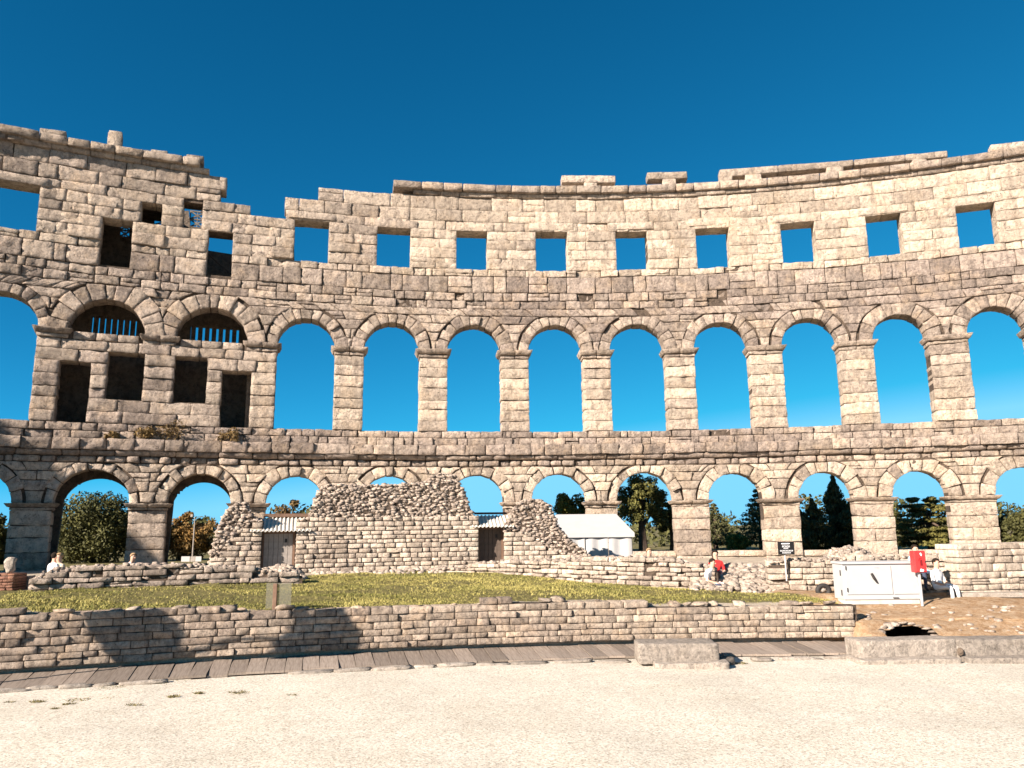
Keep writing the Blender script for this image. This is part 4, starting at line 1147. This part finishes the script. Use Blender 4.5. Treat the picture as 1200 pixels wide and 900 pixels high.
# ---- black notice board
def notice():
    Y = 22.7; a, b = at(912, 650, Y), at(930, 634.5, Y); pz = at(921, 662, Y)
    root = empty('notice_board', (pz[0], Y, pz[2]-.1), 'small black notice board with white lettering on a thin white stake', 'sign')
    MB().tube([(pz[0], Y+.03, pz[2]-.45), (pz[0], Y+.03, a[2]+.1)], .022, 8).build('stake', M['white_metal'], root)
    MB().box((a[0], Y-.02, a[2]), (b[0], Y+.005, b[2])).build('panel', M['sign_black'], root, bevel=.004)
    w_, h_ = b[0]-a[0], b[2]-a[2]; t = MB()
    def strip(u0, u1, v0, v1): t.box((a[0]+w_*u0, Y-.026, a[2]+h_*v0), (a[0]+w_*u1, Y-.022, a[2]+h_*v1))
    strip(.22, .72, .80, .88)
    for v0, v1, u0, u1, n in ((.56, .70, .26, .74, 5), (.43, .53, .34, .64, 4), (.24, .35, .12, .92, 9), (.09, .19, .24, .78, 7)):
        for i in range(n):
            c0 = u0+(u1-u0)*i/n; c1 = u0+(u1-u0)*(i+.72)/n
            strip(c0, c0+(c1-c0)*.32, v0, v1); strip(c0, c1, v1-.03, v1)
            if i % 2: strip(c0, c1, v0, v0+.03)
            else: strip(c1-(c1-c0)*.3, c1, v0, v1)
    t.build('lettering', M['sign_white'], root)
notice()

# ---- dark round ring at the foot of the low wall
def ring_thing():
    p = at(965, 692, 22.0); root = empty('rubber_ring', (p[0], p[1], p[2]-.2), 'dark round ring with a pale stone centre at the foot of the low wall', 'tyre')
    m = MB(); n, k = 24, 8; V, Fc = [], []
    for i in range(n):
        a = 2*math.pi*i/n
        for j in range(k):
            b = 2*math.pi*j/k; r = .155+.075*math.cos(b)
            V.append((p[0]+r*math.cos(a), p[1]+.07*math.sin(b), p[2]+r*math.sin(a)*.85))
            Fc.append((i*k+j, i*k+(j+1) % k, ((i+1) % n)*k+(j+1) % k, ((i+1) % n)*k+j))
    m.add(V, Fc).build('tyre', M['dark'], root, smooth=True)
    V_, F_ = lump((p[0], p[1]+.0, p[2]), (.075, .06, .07), base=ICO2)
    mesh_np('centre_stone', V_, [F_], M['block'], root, np.tile((.9, .5, 0, 1), (len(V_), 1)))
ring_thing()

# ---- sheet of dull glass with a dark post at the grass edge
def glass_panel():
    Y = 18.1; a, b = at(311, 714, Y), at(342, 683, Y); z0 = float(pod_top(PW.px(325, 714)[0]))-.04
    root = empty('glass_panel', ((a[0]+b[0])/2, Y, z0), 'dull grey glass panel with a dark post at the grass edge above the podium', 'panel')
    m = bpy.data.materials.new('dull_glass'); m.use_nodes = True; nt = m.node_tree; bs = nt.nodes['Principled BSDF']
    bs.inputs['Base Color'].default_value = (.16, .15, .11, 1); bs.inputs['Roughness'].default_value = .35
    tr = nt.nodes.new('ShaderNodeBsdfTransparent'); mx = nt.nodes.new('ShaderNodeMixShader'); mx.inputs[0].default_value = .42
    nt.links.new(tr.outputs[0], mx.inputs[1]); nt.links.new(bs.outputs[0], mx.inputs[2]); nt.links.new(mx.outputs[0], nt.nodes['Material Output'].inputs['Surface'])
    MB().box((a[0], Y-.006, z0), (b[0], Y+.006, b[2])).build('pane', m, root)
    xp = at(322.5, 700, Y)[0]
    MB().box((xp-.045, Y-.05, z0-.1), (xp+.045, Y-.008, b[2]-.01)).build('post', M['lintel_wood'], root, bevel=.006)
glass_panel()

# ---- brick stump with an eroded stone, far left
c_, s_ = px_block(-16, 16.5, 672, 702, 22.3, .7)
ST = Stones(); FB = Path([(c_[0]-s_[0], 22.3), (c_[0]+s_[0], 22.3)])
zB = c_[2]-s_[2]
masonry(ST, FB, 0, FB.len, even_courses(zB, c_[2]+s_[2]-.03, .075, (.18, .28), rough=.008, uneven=.008, bev=.01, seg=.12, gap=.014, jit=.006, wob=.006), [], back=.6, tone=lambda s, z: rng.random(), name='brick')
stump = empty('brick_stump', (c_[0], 22.6, zB), 'short reddish brick stump with a weathered stone on top', 'ruin')
ST.emit(stump, M['brick'], 300)
MB().box((c_[0]-s_[0]+.03, 22.34, zB-.1), (c_[0]+s_[0]-.03, 22.95, c_[2]+s_[2]-.05)).build('brick_core', M['core'], stump)
p_ = at(13, 662.5, 22.5)
thing_block('eroded_stone', 'upright eroded pale stone standing on the brick stump', 'stone', (p_[0], p_[1], p_[2]), (.13, .13, .24), .2, .05, tone=.55, base=ICO3, p=3)
c_, s_ = px_block(18, 33, 675, 701, 23.0, .4)
thing_block('stone_slab', 'upright dark grey slab standing beside the brick stump', 'stone', c_, s_, .05, .015, tone=.05, mat='rubble')

# ---- street lamp with a pair of white boards behind the small arch
def lamp_boards():
    Y = 56.0; p = at(225, 661, Y); root = empty('lamp_post', (p[0], Y, .7), 'thin grey lamp post seen through the arch with the autumn tree', 'lamp post')
    MB().tube([(p[0], Y, .6), (p[0], Y, at(225, 606, Y)[2])], [.06, .045], 8).build('pole', M['grey_door'], root)
    h = at(225, 606, Y); MB().box((h[0]-.09, Y-.09, h[2]), (h[0]+.09, Y+.09, h[2]+.2)).build('lantern', M['grey_door'], root, bevel=.03)
    Y = 52.0
    r2 = empty('white_board', (at(224, 660, Y)[0], Y, .75), 'pair of white boards on a grey frame standing before the thin lamp post', 'board')
    for x0, x1 in ((212, 222.5), (228.5, 236)):
        a, b = at(x0, 661, Y), at(x1, 652, Y); MB().box((a[0], Y, .8), (b[0], Y+.04, b[2])).build('board', M['tent'], r2)
    a, b = at(222.5, 661, Y), at(228.5, 652, Y); MB().box((a[0], Y+.02, .8), (b[0], Y+.06, b[2])).build('frame', M['grey_door'], r2)
lamp_boards()

# ================================================================== PEOPLE
def cloth(name, c): return flat_mat(name, c, .85, .08, 8, .1)
SKIN = flat_mat('skin', (.52, .32, .23), .6, .05, 8, .3)
HAIR_D, HAIR_L = cloth('dark_hair', (.02, .014, .01)), cloth('fair_hair', (.30, .2, .11))
def person(loc, rz, label, shirt, trousers, hair, group=None, lean=0., sleeves=False, longhair=False):
    """seated figure, loc = seat point, facing rz (0 = towards the camera)"""
    J = [((0, 0, .10), .135), ((0, .02, .30), .125), ((0, .0+lean*.25, .47), .145), ((0, -.01+lean*.38, .585), .06), ((0, -.03+lean*.42, .66), .075), ((0, -.035+lean*.45, .75), .088), ((0, -.02+lean*.48, .82), .062)]
    E_ = [(0, 1), (1, 2), (2, 3), (3, 4), (4, 5), (5, 6)]
    def chain(root, pts):
        p = root
        for q in pts: J.append(q); E_.append((p, len(J)-1)); p = len(J)-1
        return p
    for sx in (-1, 1):
        chain(0, [((.09*sx, -.03, .10), .095), ((.11*sx, -.24, .13), .08), ((.13*sx, -.44, .13), .062), ((.13*sx, -.47, -.10), .052), ((.13*sx, -.46, -.30), .038), ((.13*sx, -.56, -.345), .035)])
        w = chain(2, [((.165*sx, lean*.25, .50), .06), ((.22*sx, -.02+lean*.2, .36), .047), ((.235*sx, -.07+lean*.15, .24), .04), ((.17*sx, -.22, .2), .032), ((.13*sx, -.30, .185), .027)])
        for k in range(5):                # fingers and thumb
            off = (k-2)*.017
            ln = (.05, .07, .075, .07, .055)[k]
            base = J[w][0]
            chain(w, [((base[0]-.02*sx+off*.9, base[1]-.03, base[2]-.005), .009), ((base[0]-.03*sx+off*1.1, base[1]-.03-ln*.6, base[2]-.012), .008), ((base[0]-.033*sx+off*1.1, base[1]-.03-ln, base[2]-.035), .006)])
    me = bpy.data.meshes.new('p'); me.from_pydata([j[0] for j in J], E_, []); ob = bpy.data.objects.new('p', me); col.objects.link(ob)
    ob.modifiers.new('skin', 'SKIN'); sub = ob.modifiers.new('sub', 'SUBSURF'); sub.levels = sub.render_levels = 2
    sv = me.skin_vertices[0].data
    for i, j in enumerate(J): sv[i].radius = (j[1], j[1]); sv[i].use_root = (i == 0)
    dg = bpy.context.evaluated_depsgraph_get(); em = bpy.data.meshes.new_from_object(ob.evaluated_get(dg))
    bpy.data.objects.remove(ob); bpy.data.meshes.remove(me)
    em.name = 'person'
    for m_ in (shirt, trousers, SKIN, M['dark']): em.materials.append(m_)
    for f in em.polygons:
        c = f.center; f.use_smooth = True
        if c.z > .575: f.material_index = 2
        elif c.z < -.27: f.material_index = 3
        elif (abs(c.x) > .1 and c.y < -.09 + lean*.1 and c.z > .165 and c.y > -.5 and (c.z > .2 or abs(c.x) < .25) and c.z < .34) and not sleeves and c.z > .17: f.material_index = 2
        elif c.z < .165 and c.y < .0 or c.z < .06: f.material_index = 1
        else: f.material_index = 0
    root = bpy.data.objects.new('person', em); col.objects.link(root)
    root.location = loc; root.rotation_euler = (0, 0, rz); tag(root, label, 'person', group)
    V, F = ICO3; hd = np.array((0, -.02+lean*.46, .775)); V = V*np.array((.093, .108, .10))
    keep = [f for f in F if (V[f].mean(0)[2] > .0 or V[f].mean(0)[1] > .03) and not (V[f].mean(0)[1] < -.045 and V[f].mean(0)[2] < .045)]
    hv = V + hd
    if longhair: hv = np.where((hv[:, 2:3] < .74), hv + np.array((0, .015, -.10))*((.74-hv[:, 2:3])/.07), hv)
    mh = bpy.data.meshes.new('hair'); mh.from_pydata([tuple(v) for v in hv], [], [tuple(int(i) for i in f) for f in keep]); mh.materials.append(hair)
    ho = bpy.data.objects.new('hair', mh); col.objects.link(ho); ho.parent = root
    for sx, nm in ((-1, 'eye'), (1, 'eye')):
        Vv, Ff = ICO1; mm = bpy.data.meshes.new('eye'); mm.from_pydata([tuple(v*.011) for v in Vv], [], [tuple(int(i) for i in f) for f in Ff]); mm.materials.append(M['dark'])
        eo = bpy.data.objects.new('eye', mm); col.objects.link(eo); eo.parent = root; eo.location = (.032*sx, -.115+lean*.45, .755)
    Vv, Ff = ICO1; mm = bpy.data.meshes.new('nose'); mm.from_pydata([tuple(v*np.array((.013, .02, .022))) for v in Vv], [], [tuple(int(i) for i in f) for f in Ff]); mm.materials.append(SKIN)
    no = bpy.data.objects.new('nose', mm); col.objects.link(no); no.parent = root; no.location = (0, -.122+lean*.45, .725)
    return root
WHITE, RED_C, BLUE_C, GREY_C, NAVY, BEIGE = cloth('white_cotton', (.78, .77, .76)), cloth('red_cotton', (.6, .03, .03)), cloth('pale_blue_cotton', (.25, .5, .66)), cloth('grey_cotton', (.4, .38, .36)), cloth('navy_denim', (.05, .06, .09)), cloth('beige_cotton', (.5, .42, .32))
def seat(x, y_head, Y): p = at(x, y_head, Y); return (p[0], p[1], p[2]-.86)
person(seat(64, 647.5, 22.75), 2.6, 'dark-haired person in a white shirt sitting back turned on the stepped ruined wall', WHITE, NAVY, HAIR_D)
person(seat(71, 648, 22.8), -.5, 'fair-haired person in pale clothes sitting beside the white-shirted one on the ruined wall', BEIGE, BEIGE, HAIR_L)
person(seat(152, 648, 24.0), .9, 'person in white leaning forward behind the ruined wall near the arch pier', WHITE, BEIGE, HAIR_L, lean=-.5)
person(seat(760, 642.5, 25.3), .3, 'person in light grey clothes sitting behind the low wall beside the tent', GREY_C, GREY_C, HAIR_L)
person(seat(829, 654.5, 23.3), .8, 'dark-haired person in a white shirt sitting on the low wall by the pier', WHITE, NAVY, HAIR_D, lean=-.3)
person(seat(838, 645, 24.0), -.2, 'person in a red top sitting just behind the one in white', RED_C, NAVY, HAIR_D, longhair=True)
person(seat(1095.5, 654.5, 21.6), .5, 'dark-haired person in white sitting right of the red box', WHITE, WHITE, HAIR_D)
person(seat(1071, 638.5, 22.2), .2, 'dark-haired person in pale blue sitting between the cabinet and the red box', BLUE_C, NAVY, HAIR_D)

# ================================================================== TREES AND PLANTS
def leaf_mat(name, c1, c2):
    m, nt, b = nmat(name); L = nt.links
    a = N(nt, 'ShaderNodeAttribute', attribute_name='tint'); sp = N(nt, 'ShaderNodeSeparateColor'); L.new(a.outputs['Color'], sp.inputs[0])
    L.new(ramp(nt, sp.outputs[0], [(0, c1), (1, c2)]), b.inputs['Base Color'])
    b.inputs['Roughness'].default_value = .65
    return m
LEAF = dict(dark=leaf_mat('dark_leaf', (.03, .034, .014), (.11, .105, .035)), olive=leaf_mat('olive_leaf', (.08, .085, .018), (.24, .21, .045)), pine=leaf_mat('pine_needles', (.04, .05, .018), (.16, .145, .04)),
            cypress=leaf_mat('cypress_scales', (.035, .038, .018), (.14, .125, .048)), autumn=leaf_mat('autumn_leaf', (.07, .05, .018), (.26, .145, .045)), brown=leaf_mat('brown_leaf', (.07, .045, .02), (.20, .13, .05)),
            fir=leaf_mat('fir_needles', (.04, .046, .022), (.16, .145, .058)), cedar=leaf_mat('cedar_needles', (.05, .052, .018), (.19, .165, .045)))
BARK = flat_mat('bark', (.09, .065, .05), .95, .3, 6, .05, bump=.5)

def leaves(name, cl, mat, parent, n_per, size, up=0.0, flat=0.0):
    """cl: clump centres (n,4+) x,y,z,rx,(rz): leaf-sized quads scattered on and in each clump"""
    cl = np.asarray(cl, float); k = np.repeat(np.arange(len(cl)), n_per); n = len(k)
    d = rng.normal(size=(n, 3)); d /= np.linalg.norm(d, axis=1, keepdims=True)
    rad = rng.random(n)**.33
    c = cl[k, :3] + d*rad[:, None]*np.stack([cl[k, 3], cl[k, 3], cl[k, 4]], -1)
    nrm = d*.6 + rng.normal(size=(n, 3))*.6; nrm[:, 2] += flat
    nrm /= np.linalg.norm(nrm, axis=1, keepdims=True)
    tv = rng.normal(size=(n, 3)); tv[:, 2] += up
    tv -= nrm*(tv*nrm).sum(1, keepdims=True); tv /= np.linalg.norm(tv, axis=1, keepdims=True)
    bt = np.cross(nrm, tv); s = size*rng.uniform(.6, 1.4, n)[:, None]
    V = np.stack([c-tv*s, c+bt*s*.5, c+tv*s, c-bt*s*.5], 1).reshape(-1, 3)
    tn = np.clip(.5 + .25*vnoise(c[:, 0]*.8, c[:, 1]*.8, c[:, 2]*.8) + rng.normal(0, .18, n), 0, 1)
    T_ = np.repeat(np.stack([tn, tn, tn, np.ones(n)], -1), 4, 0)
    return mesh_np(name, V, [np.arange(4*n).reshape(-1, 4)], mat, parent, T_)

def trunk(parent, base, top, r, limbs):
    m = MB(); b, t = Vector(base), Vector(top)
    pts = [b.lerp(t, k/6) + Vector((rng.normal(0, .03), rng.normal(0, .03), 0))*(k > 0) for k in range(7)]
    m.tube(pts, [r*(1.25-1.0*k/6) for k in range(7)], 8)
    for q in limbs:
        q = Vector(q); k = rng.uniform(.3, .8); a = b.lerp(t, k); mid_ = a.lerp(q, .5) + Vector((0, 0, .1*(q-a).length))
        m.tube([a, mid_, q], [r*.5, r*.35, r*.12], 6, cap=False)
    return m.build('trunk', BARK, parent)

def tree(name, label, kind, mat, x, ytop, Y, wpx, ground_z=.5, wid=None, n_cl=None, grp=None, dens=1.0):
    tp_ = at(x, ytop, Y); w = wpx*Y/900/2; base = (tp_[0], Y, ground_z-.1); h = tp_[2]-ground_z
    root = empty(name, (tp_[0], Y, ground_z), label, 'tree', grp)
    cl = []
    if kind == 'round':                # broad-leaved crown reaching low
        for i in range(n_cl or 46):
            d = rng.normal(size=3); d /= np.linalg.norm(d); k = rng.random()**.4
            cr = rng.uniform(.16, .30)*w
            z = max(ground_z+.1, ground_z + h*.42 + d[2]*k*(h*.58-cr)); f = 1.0
            cl.append((tp_[0]+d[0]*k*(w-cr)*f, Y+d[1]*k*(w-cr)*f, z, cr, cr*.85))
        o = leaves('crown', cl, mat, root, int(190*dens), .115)
    elif kind == 'pine':               # rounded heads on bare limbs
        for i in range(n_cl or 34):
            a, k = rng.uniform(0, 6.283), rng.random()**.5
            zz = rng.random(); cr = rng.uniform(.20, .32)*w
            z = ground_z + h*(.48+.52*zz) - cr*.7; ww = w*(1.0-.55*max(0, zz-.55)/.45)
            cl.append((tp_[0]+math.cos(a)*k*(ww-cr*.6), Y+math.sin(a)*k*(ww-cr*.6), z, cr, cr*.62))
        o = leaves('crown', cl, mat, root, int(240*dens), .10)
    elif kind == 'cypress':
        for i in range(n_cl or 60):
            k = (i+.5)/(n_cl or 60); z = ground_z + h*k*.97; rr = w*(math.sin(min(1, (1-k)*1.15+.02)*math.pi*.5))*(.55+.45*min(1, k*6))
            a = rng.uniform(0, 6.283); cl.append((tp_[0]+math.cos(a)*rr*.45, Y+math.sin(a)*rr*.45, z, max(.12, rr*.62), max(.3, h*.05)))
        o = leaves('crown', cl, mat, root, int(95*dens), .14, up=2.2)
    elif kind == 'fir':
        lay = 13
        for j in range(lay):
            k = (j+.3)/lay; z = ground_z + h*(.12+.86*k); rr = w*(1-k)*rng.uniform(.85, 1.1)+.12
            for a in np.linspace(0, 6.283, max(5, int(12*(1-k))), endpoint=False):
                a += rng.uniform(-.3, .3)
                for q in (.4, .85): cl.append((tp_[0]+math.cos(a)*rr*q, Y+math.sin(a)*rr*q, z-.25*q*rr*.5, max(.12, rr*.26), .13+.05*rr))
        o = leaves('crown', cl, mat, root, int(26*dens), .13, flat=.8)
    elif kind == 'cedar':              # flat spreading shelves
        for j in range(10):
            k = j/9; z = ground_z + h*(.15+.80*k); rr = w*(1.0-.62*k**1.6)
            for i in range(int(14*(1-.5*k))):
                a, q = rng.uniform(0, 6.283), rng.random()**.5
                cl.append((tp_[0]+math.cos(a)*rr*q, Y+math.sin(a)*rr*q, z+rng.uniform(-.12, .12)+.1*q, rr*.26, .16))
        o = leaves('crown', cl, mat, root, int(75*dens), .12, flat=1.2)
    idx = rng.choice(len(cl), min(9, len(cl)), replace=False)
    trunk(root, base, (tp_[0], Y, ground_z+h*(.75 if kind != 'cypress' else .9)), max(.10, .05*h), [cl[i][:3] for i in idx])
    return root
G = 'trees seen through the lower arches'
tree('bay_tree', 'dense dark evergreen filling the widest lower arch', 'round', LEAF['dark'], 114, 570, 58, 118, n_cl=110, grp=G)
tree('bay_tree', 'dark evergreen bush beyond the lower arch next to the brick stump', 'round', LEAF['dark'], -4, 595, 58, 56, grp=G)
tree('autumn_tree', 'orange autumn tree behind the white boards and thin lamp post', 'round', LEAF['autumn'], 226, 597, 62, 74, n_cl=60, grp=G, dens=.8)
tree('brown_tree', 'loose brown-leaved tree rising over the corrugated roof of the grey door', 'round', LEAF['brown'], 340, 581, 64, 60, n_cl=40, grp=G, dens=.5)
tree('olive_tree', 'yellow-green rounded tree behind the ridge of the white tent', 'round', LEAF['olive'], 668, 566, 62, 72, grp=G, dens=1.6, n_cl=60)
tree('pine_tree', 'tall round-headed pine beside the white tent', 'pine', LEAF['pine'], 750, 553, 60, 72, n_cl=56, grp=G)
tree('pine_tree', 'smaller lower pine leaning out beside the tall round-headed pine', 'pine', LEAF['pine'], 786, 584, 63, 46, grp=G)
tree('fir_tree', 'thin grey-green fir behind the person in the red top', 'fir', LEAF['fir'], 836, 588, 78, 44, grp=G, dens=.8)
tree('fir_tree', 'dark fir with drooping tiers beside the pier with the black notice board', 'fir', LEAF['fir'], 889, 564, 74, 74, grp=G, dens=1.6)
tree('olive_tree', 'low olive-green bush filling the gap between the two firs', 'round', LEAF['olive'], 866, 622, 70, 44, n_cl=26, grp=G)
tree('cypress_tree', 'tallest dark cypress spire of the clump beyond the notice board arch', 'cypress', LEAF['cypress'], 975, 557, 72, 46, n_cl=80, grp=G, dens=1.2)
for x, y, w_, lb in ((950, 585, 54, 'shorter cypress merging with the tallest spire on its shaded side'), (997, 586, 52, 'shorter cypress touching the arch pier behind the cabinet'), (934, 596, 50, 'lowest cypress of the clump close to the notice board')):
    tree('cypress_tree', lb, 'cypress', LEAF['cypress'], x, y, 70, w_, grp=G, n_cl=50)
tree('cedar_tree', 'spreading cedar with flat shelves behind the red box', 'cedar', LEAF['cedar'], 1084, 584, 62, 112, grp=G, dens=2.6)
tree('bay_tree', 'dark rounded bush over the bright block wall', 'round', LEAF['dark'], 1192, 588, 60, 74, n_cl=50, grp=G)

def shrub(name, label, p, w, h, mat, n=8, dens=60, size=.07, cat='shrub'):
    root = empty(name, p, label, cat)
    cl = [(p[0]+rng.uniform(-w, w)*.7, p[1]+rng.uniform(-.2, .1), p[2]+h*rng.uniform(.2, .8), w*.4, h*.35) for _ in range(n)]
    leaves('foliage', cl, mat, root, dens, size)
    m = MB()
    for c in cl[:6]: m.tube([p, ((p[0]+c[0])/2, p[1], (p[2]+c[2])/2+.05), c[:3]], [.02, .015, .008], 5, cap=False)
    m.build('stem', BARK, root)
for x, y, wpx, hpx, lb in ((200, 517, 22, 22, 'largest dry shrub growing on the ledge below the walled-up bays'), (168, 516, 12, 14, 'small dry shrub on the ledge next to the larger one'), (267, 521, 12, 16, 'small dry shrub on the ledge under the narrow doorway'), (132, 508, 7, 8, 'tiny tuft on the ledge under the barred lunette')):
    s_, z_ = wx(x, y); shrub('wall_shrub', lb, tuple(W(s_, 7.72, -.12)), wpx/18.5, hpx/18.5, LEAF['brown'])

# ---- grass
n = 150000
th = rng.uniform(-.42, TH_END-.004, n); rr = 40.3 + rng.random(n)*12
kp = (rr < r1_of(th)+.1) & (rng.random(n) < np.clip(1.05+1.5*vnoise(rr*np.sin(th)*.55, rr*np.cos(th)*.9, 21), .12, 1)*np.clip((rr-40.2)/.8, .12, 1)*np.interp(th*POD_R, [-12, -2, 3, 8], [1, .95, .6, .42]))
th, rr = th[kp], rr[kp]; n = len(th)
zz = np.array([terr_z(r_, np.array([t_]))[0] for r_, t_ in zip(rr[:1], th[:1])])
zz = terr_z(rr, th)
bx, by = CX+rr*np.sin(th), CY+rr*np.cos(th)
hh = rng.uniform(.015, .05, n)*(1+.5*vnoise(bx*1.3, by*1.3, 4)); az = rng.uniform(0, 6.283, n); wd = rng.uniform(.010, .02, n)
dx, dy = np.cos(az)*wd, np.sin(az)*wd; lx, ly = rng.normal(0, .035, n), rng.normal(0, .035, n)
V = np.stack([np.stack([bx-dx, by-dy, zz-.01], -1), np.stack([bx+dx, by+dy, zz-.01], -1), np.stack([bx+lx, by+ly, zz+hh], -1)], 1).reshape(-1, 3)
tn = np.clip(.5 + .35*vnoise(bx*.8, by*.8, 2) + rng.normal(0, .25, n), 0, 1)
TT = np.repeat(np.stack([tn, tn, tn, np.ones(n)], -1), 3, 0)
M['grass'] = leaf_mat('grass_blade', (.115, .12, .03), (.44, .37, .125))
tag(mesh_np('grass', V, [np.arange(3*n).reshape(-1, 3)], M['grass'], None, TT, origin=(0, 0, 0)), 'short yellow-green grass on the terrace above the podium wall', 'grass', kind='stuff')

# ---- weeds in the gravel
M['weed'] = leaf_mat('dry_weed', (.10, .085, .035), (.26, .21, .09))
for i, (x, y, wpx) in enumerate(((92, 820, 26), (136, 818, 30), (157, 826, 18), (65, 831, 12), (44, 822, 16), (12, 823, 10), (203, 816, 13), (80, 825, 14), (280, 811, 22), (233, 812, 10), (342, 815, 12), (200, 799, 40), (130, 806, 30), (868, 777, 18))):
    p = on_z(x, y, 0.); r_ = wpx/2*p[1]/900; m_ = 70
    a, q = rng.uniform(0, 6.283, m_), rng.random(m_)**.5*r_
    bx, by = p[0]+np.cos(a)*q, p[1]+np.sin(a)*q*.7; hh = rng.uniform(.01, .03, m_); wd = .010
    az = rng.uniform(0, 6.283, m_); lx, ly = rng.normal(0, .04, m_), rng.normal(0, .04, m_)
    V = np.stack([np.stack([bx-np.cos(az)*wd, by-np.sin(az)*wd, np.full(m_, -.01)], -1), np.stack([bx+np.cos(az)*wd, by+np.sin(az)*wd, np.full(m_, -.01)], -1), np.stack([bx+lx, by+ly, hh], -1)], 1).reshape(-1, 3)
    tn = rng.random(m_); TT = np.repeat(np.stack([tn, tn, tn, np.ones(m_)], -1), 3, 0)
    tag(mesh_np('weed_tuft', V, [np.arange(3*m_).reshape(-1, 3)], M['weed'], None, TT, origin=(p[0], p[1], 0)), 'flat brownish weed tuft growing in the pale gravel', 'weed', 'weeds in the gravel')

# ---- low far wood closing the view behind the single trees
cl = []
for X in np.arange(-85, 90, 1.5):
    Y = 96 + rng.uniform(-8, 14); top = 4.4 + 1.7*float(vnoise(X*.11, 3.3, 1)) + rng.uniform(0, 1.0)
    for q in range(4): cl.append((X+rng.uniform(-1, 1), Y+rng.uniform(-1, 1), top*(.25+.22*q), 1.3, .8))
o = leaves('far_wood', cl, LEAF['dark'], None, 40, .32)
tag(o, 'low dark wood far behind the arena wall', 'wood', kind='stuff')

# ---- added olive tree out of view, crowns shaped to shade two podium wall patches
shade = [([(105, 718), (110, 735), (142, 778), (205, 775), (208, 748), (200, 730), (186, 716), (150, 713)], 7.0),
         ([(352, 720), (343, 742), (318, 772), (418, 768), (418, 745), (405, 722), (388, 706), (382, 714), (372, 724)], 9.5), ([(328, 684), (334, 684), (356, 716), (350, 726), (342, 712)], 9.5)]
def inside(pt, poly):
    x, y = pt; r = False
    for (x0, y0), (x1, y1) in zip(poly, poly[1:]+poly[:1]):
        if (y0 > y) != (y1 > y) and x < (x1-x0)*(y-y0)/(y1-y0)+x0: r = not r
    return r
cl = []; heads = []
for poly, dist in shade:
    xs, ys = zip(*poly); pts = []
    for x in np.arange(min(xs), max(xs), 4.0):
        for y in np.arange(min(ys), max(ys), 4.0):
            if inside((x, y), poly):
                s_, z_ = PW.px(x, y); q = Vector(PW(s_, z_, 0)) + to_sun*(dist + rng.uniform(-.35, .35)); pts.append((*q, .07, .07))
    cl += pts; heads.append(Vector(np.mean(np.array(pts)[:, :3], 0)))
shade_tree = empty('olive_tree', (heads[0].x-.9, heads[0].y-.6, 0), 'added out-of-view olive tree with two crowns shaped to shade the podium wall', 'tree')
leaves('crown', cl, LEAF['olive'], shade_tree, 18, .075)
m = MB(); b0 = Vector((heads[0].x-.9, heads[0].y-.6, -.05)); f0 = Vector((heads[0].x-.4, heads[0].y-.3, 3.2))
m.tube([b0, b0.lerp(f0, .5)+Vector((.08, 0, 0)), f0, heads[0]], [.07, .06, .05, .03], 8)
m.tube([f0, f0.lerp(heads[1], .5)+Vector((0, 0, .3)), heads[1], heads[2]], [.04, .03, .025, .015], 8); m.build('trunk', BARK, shade_tree)
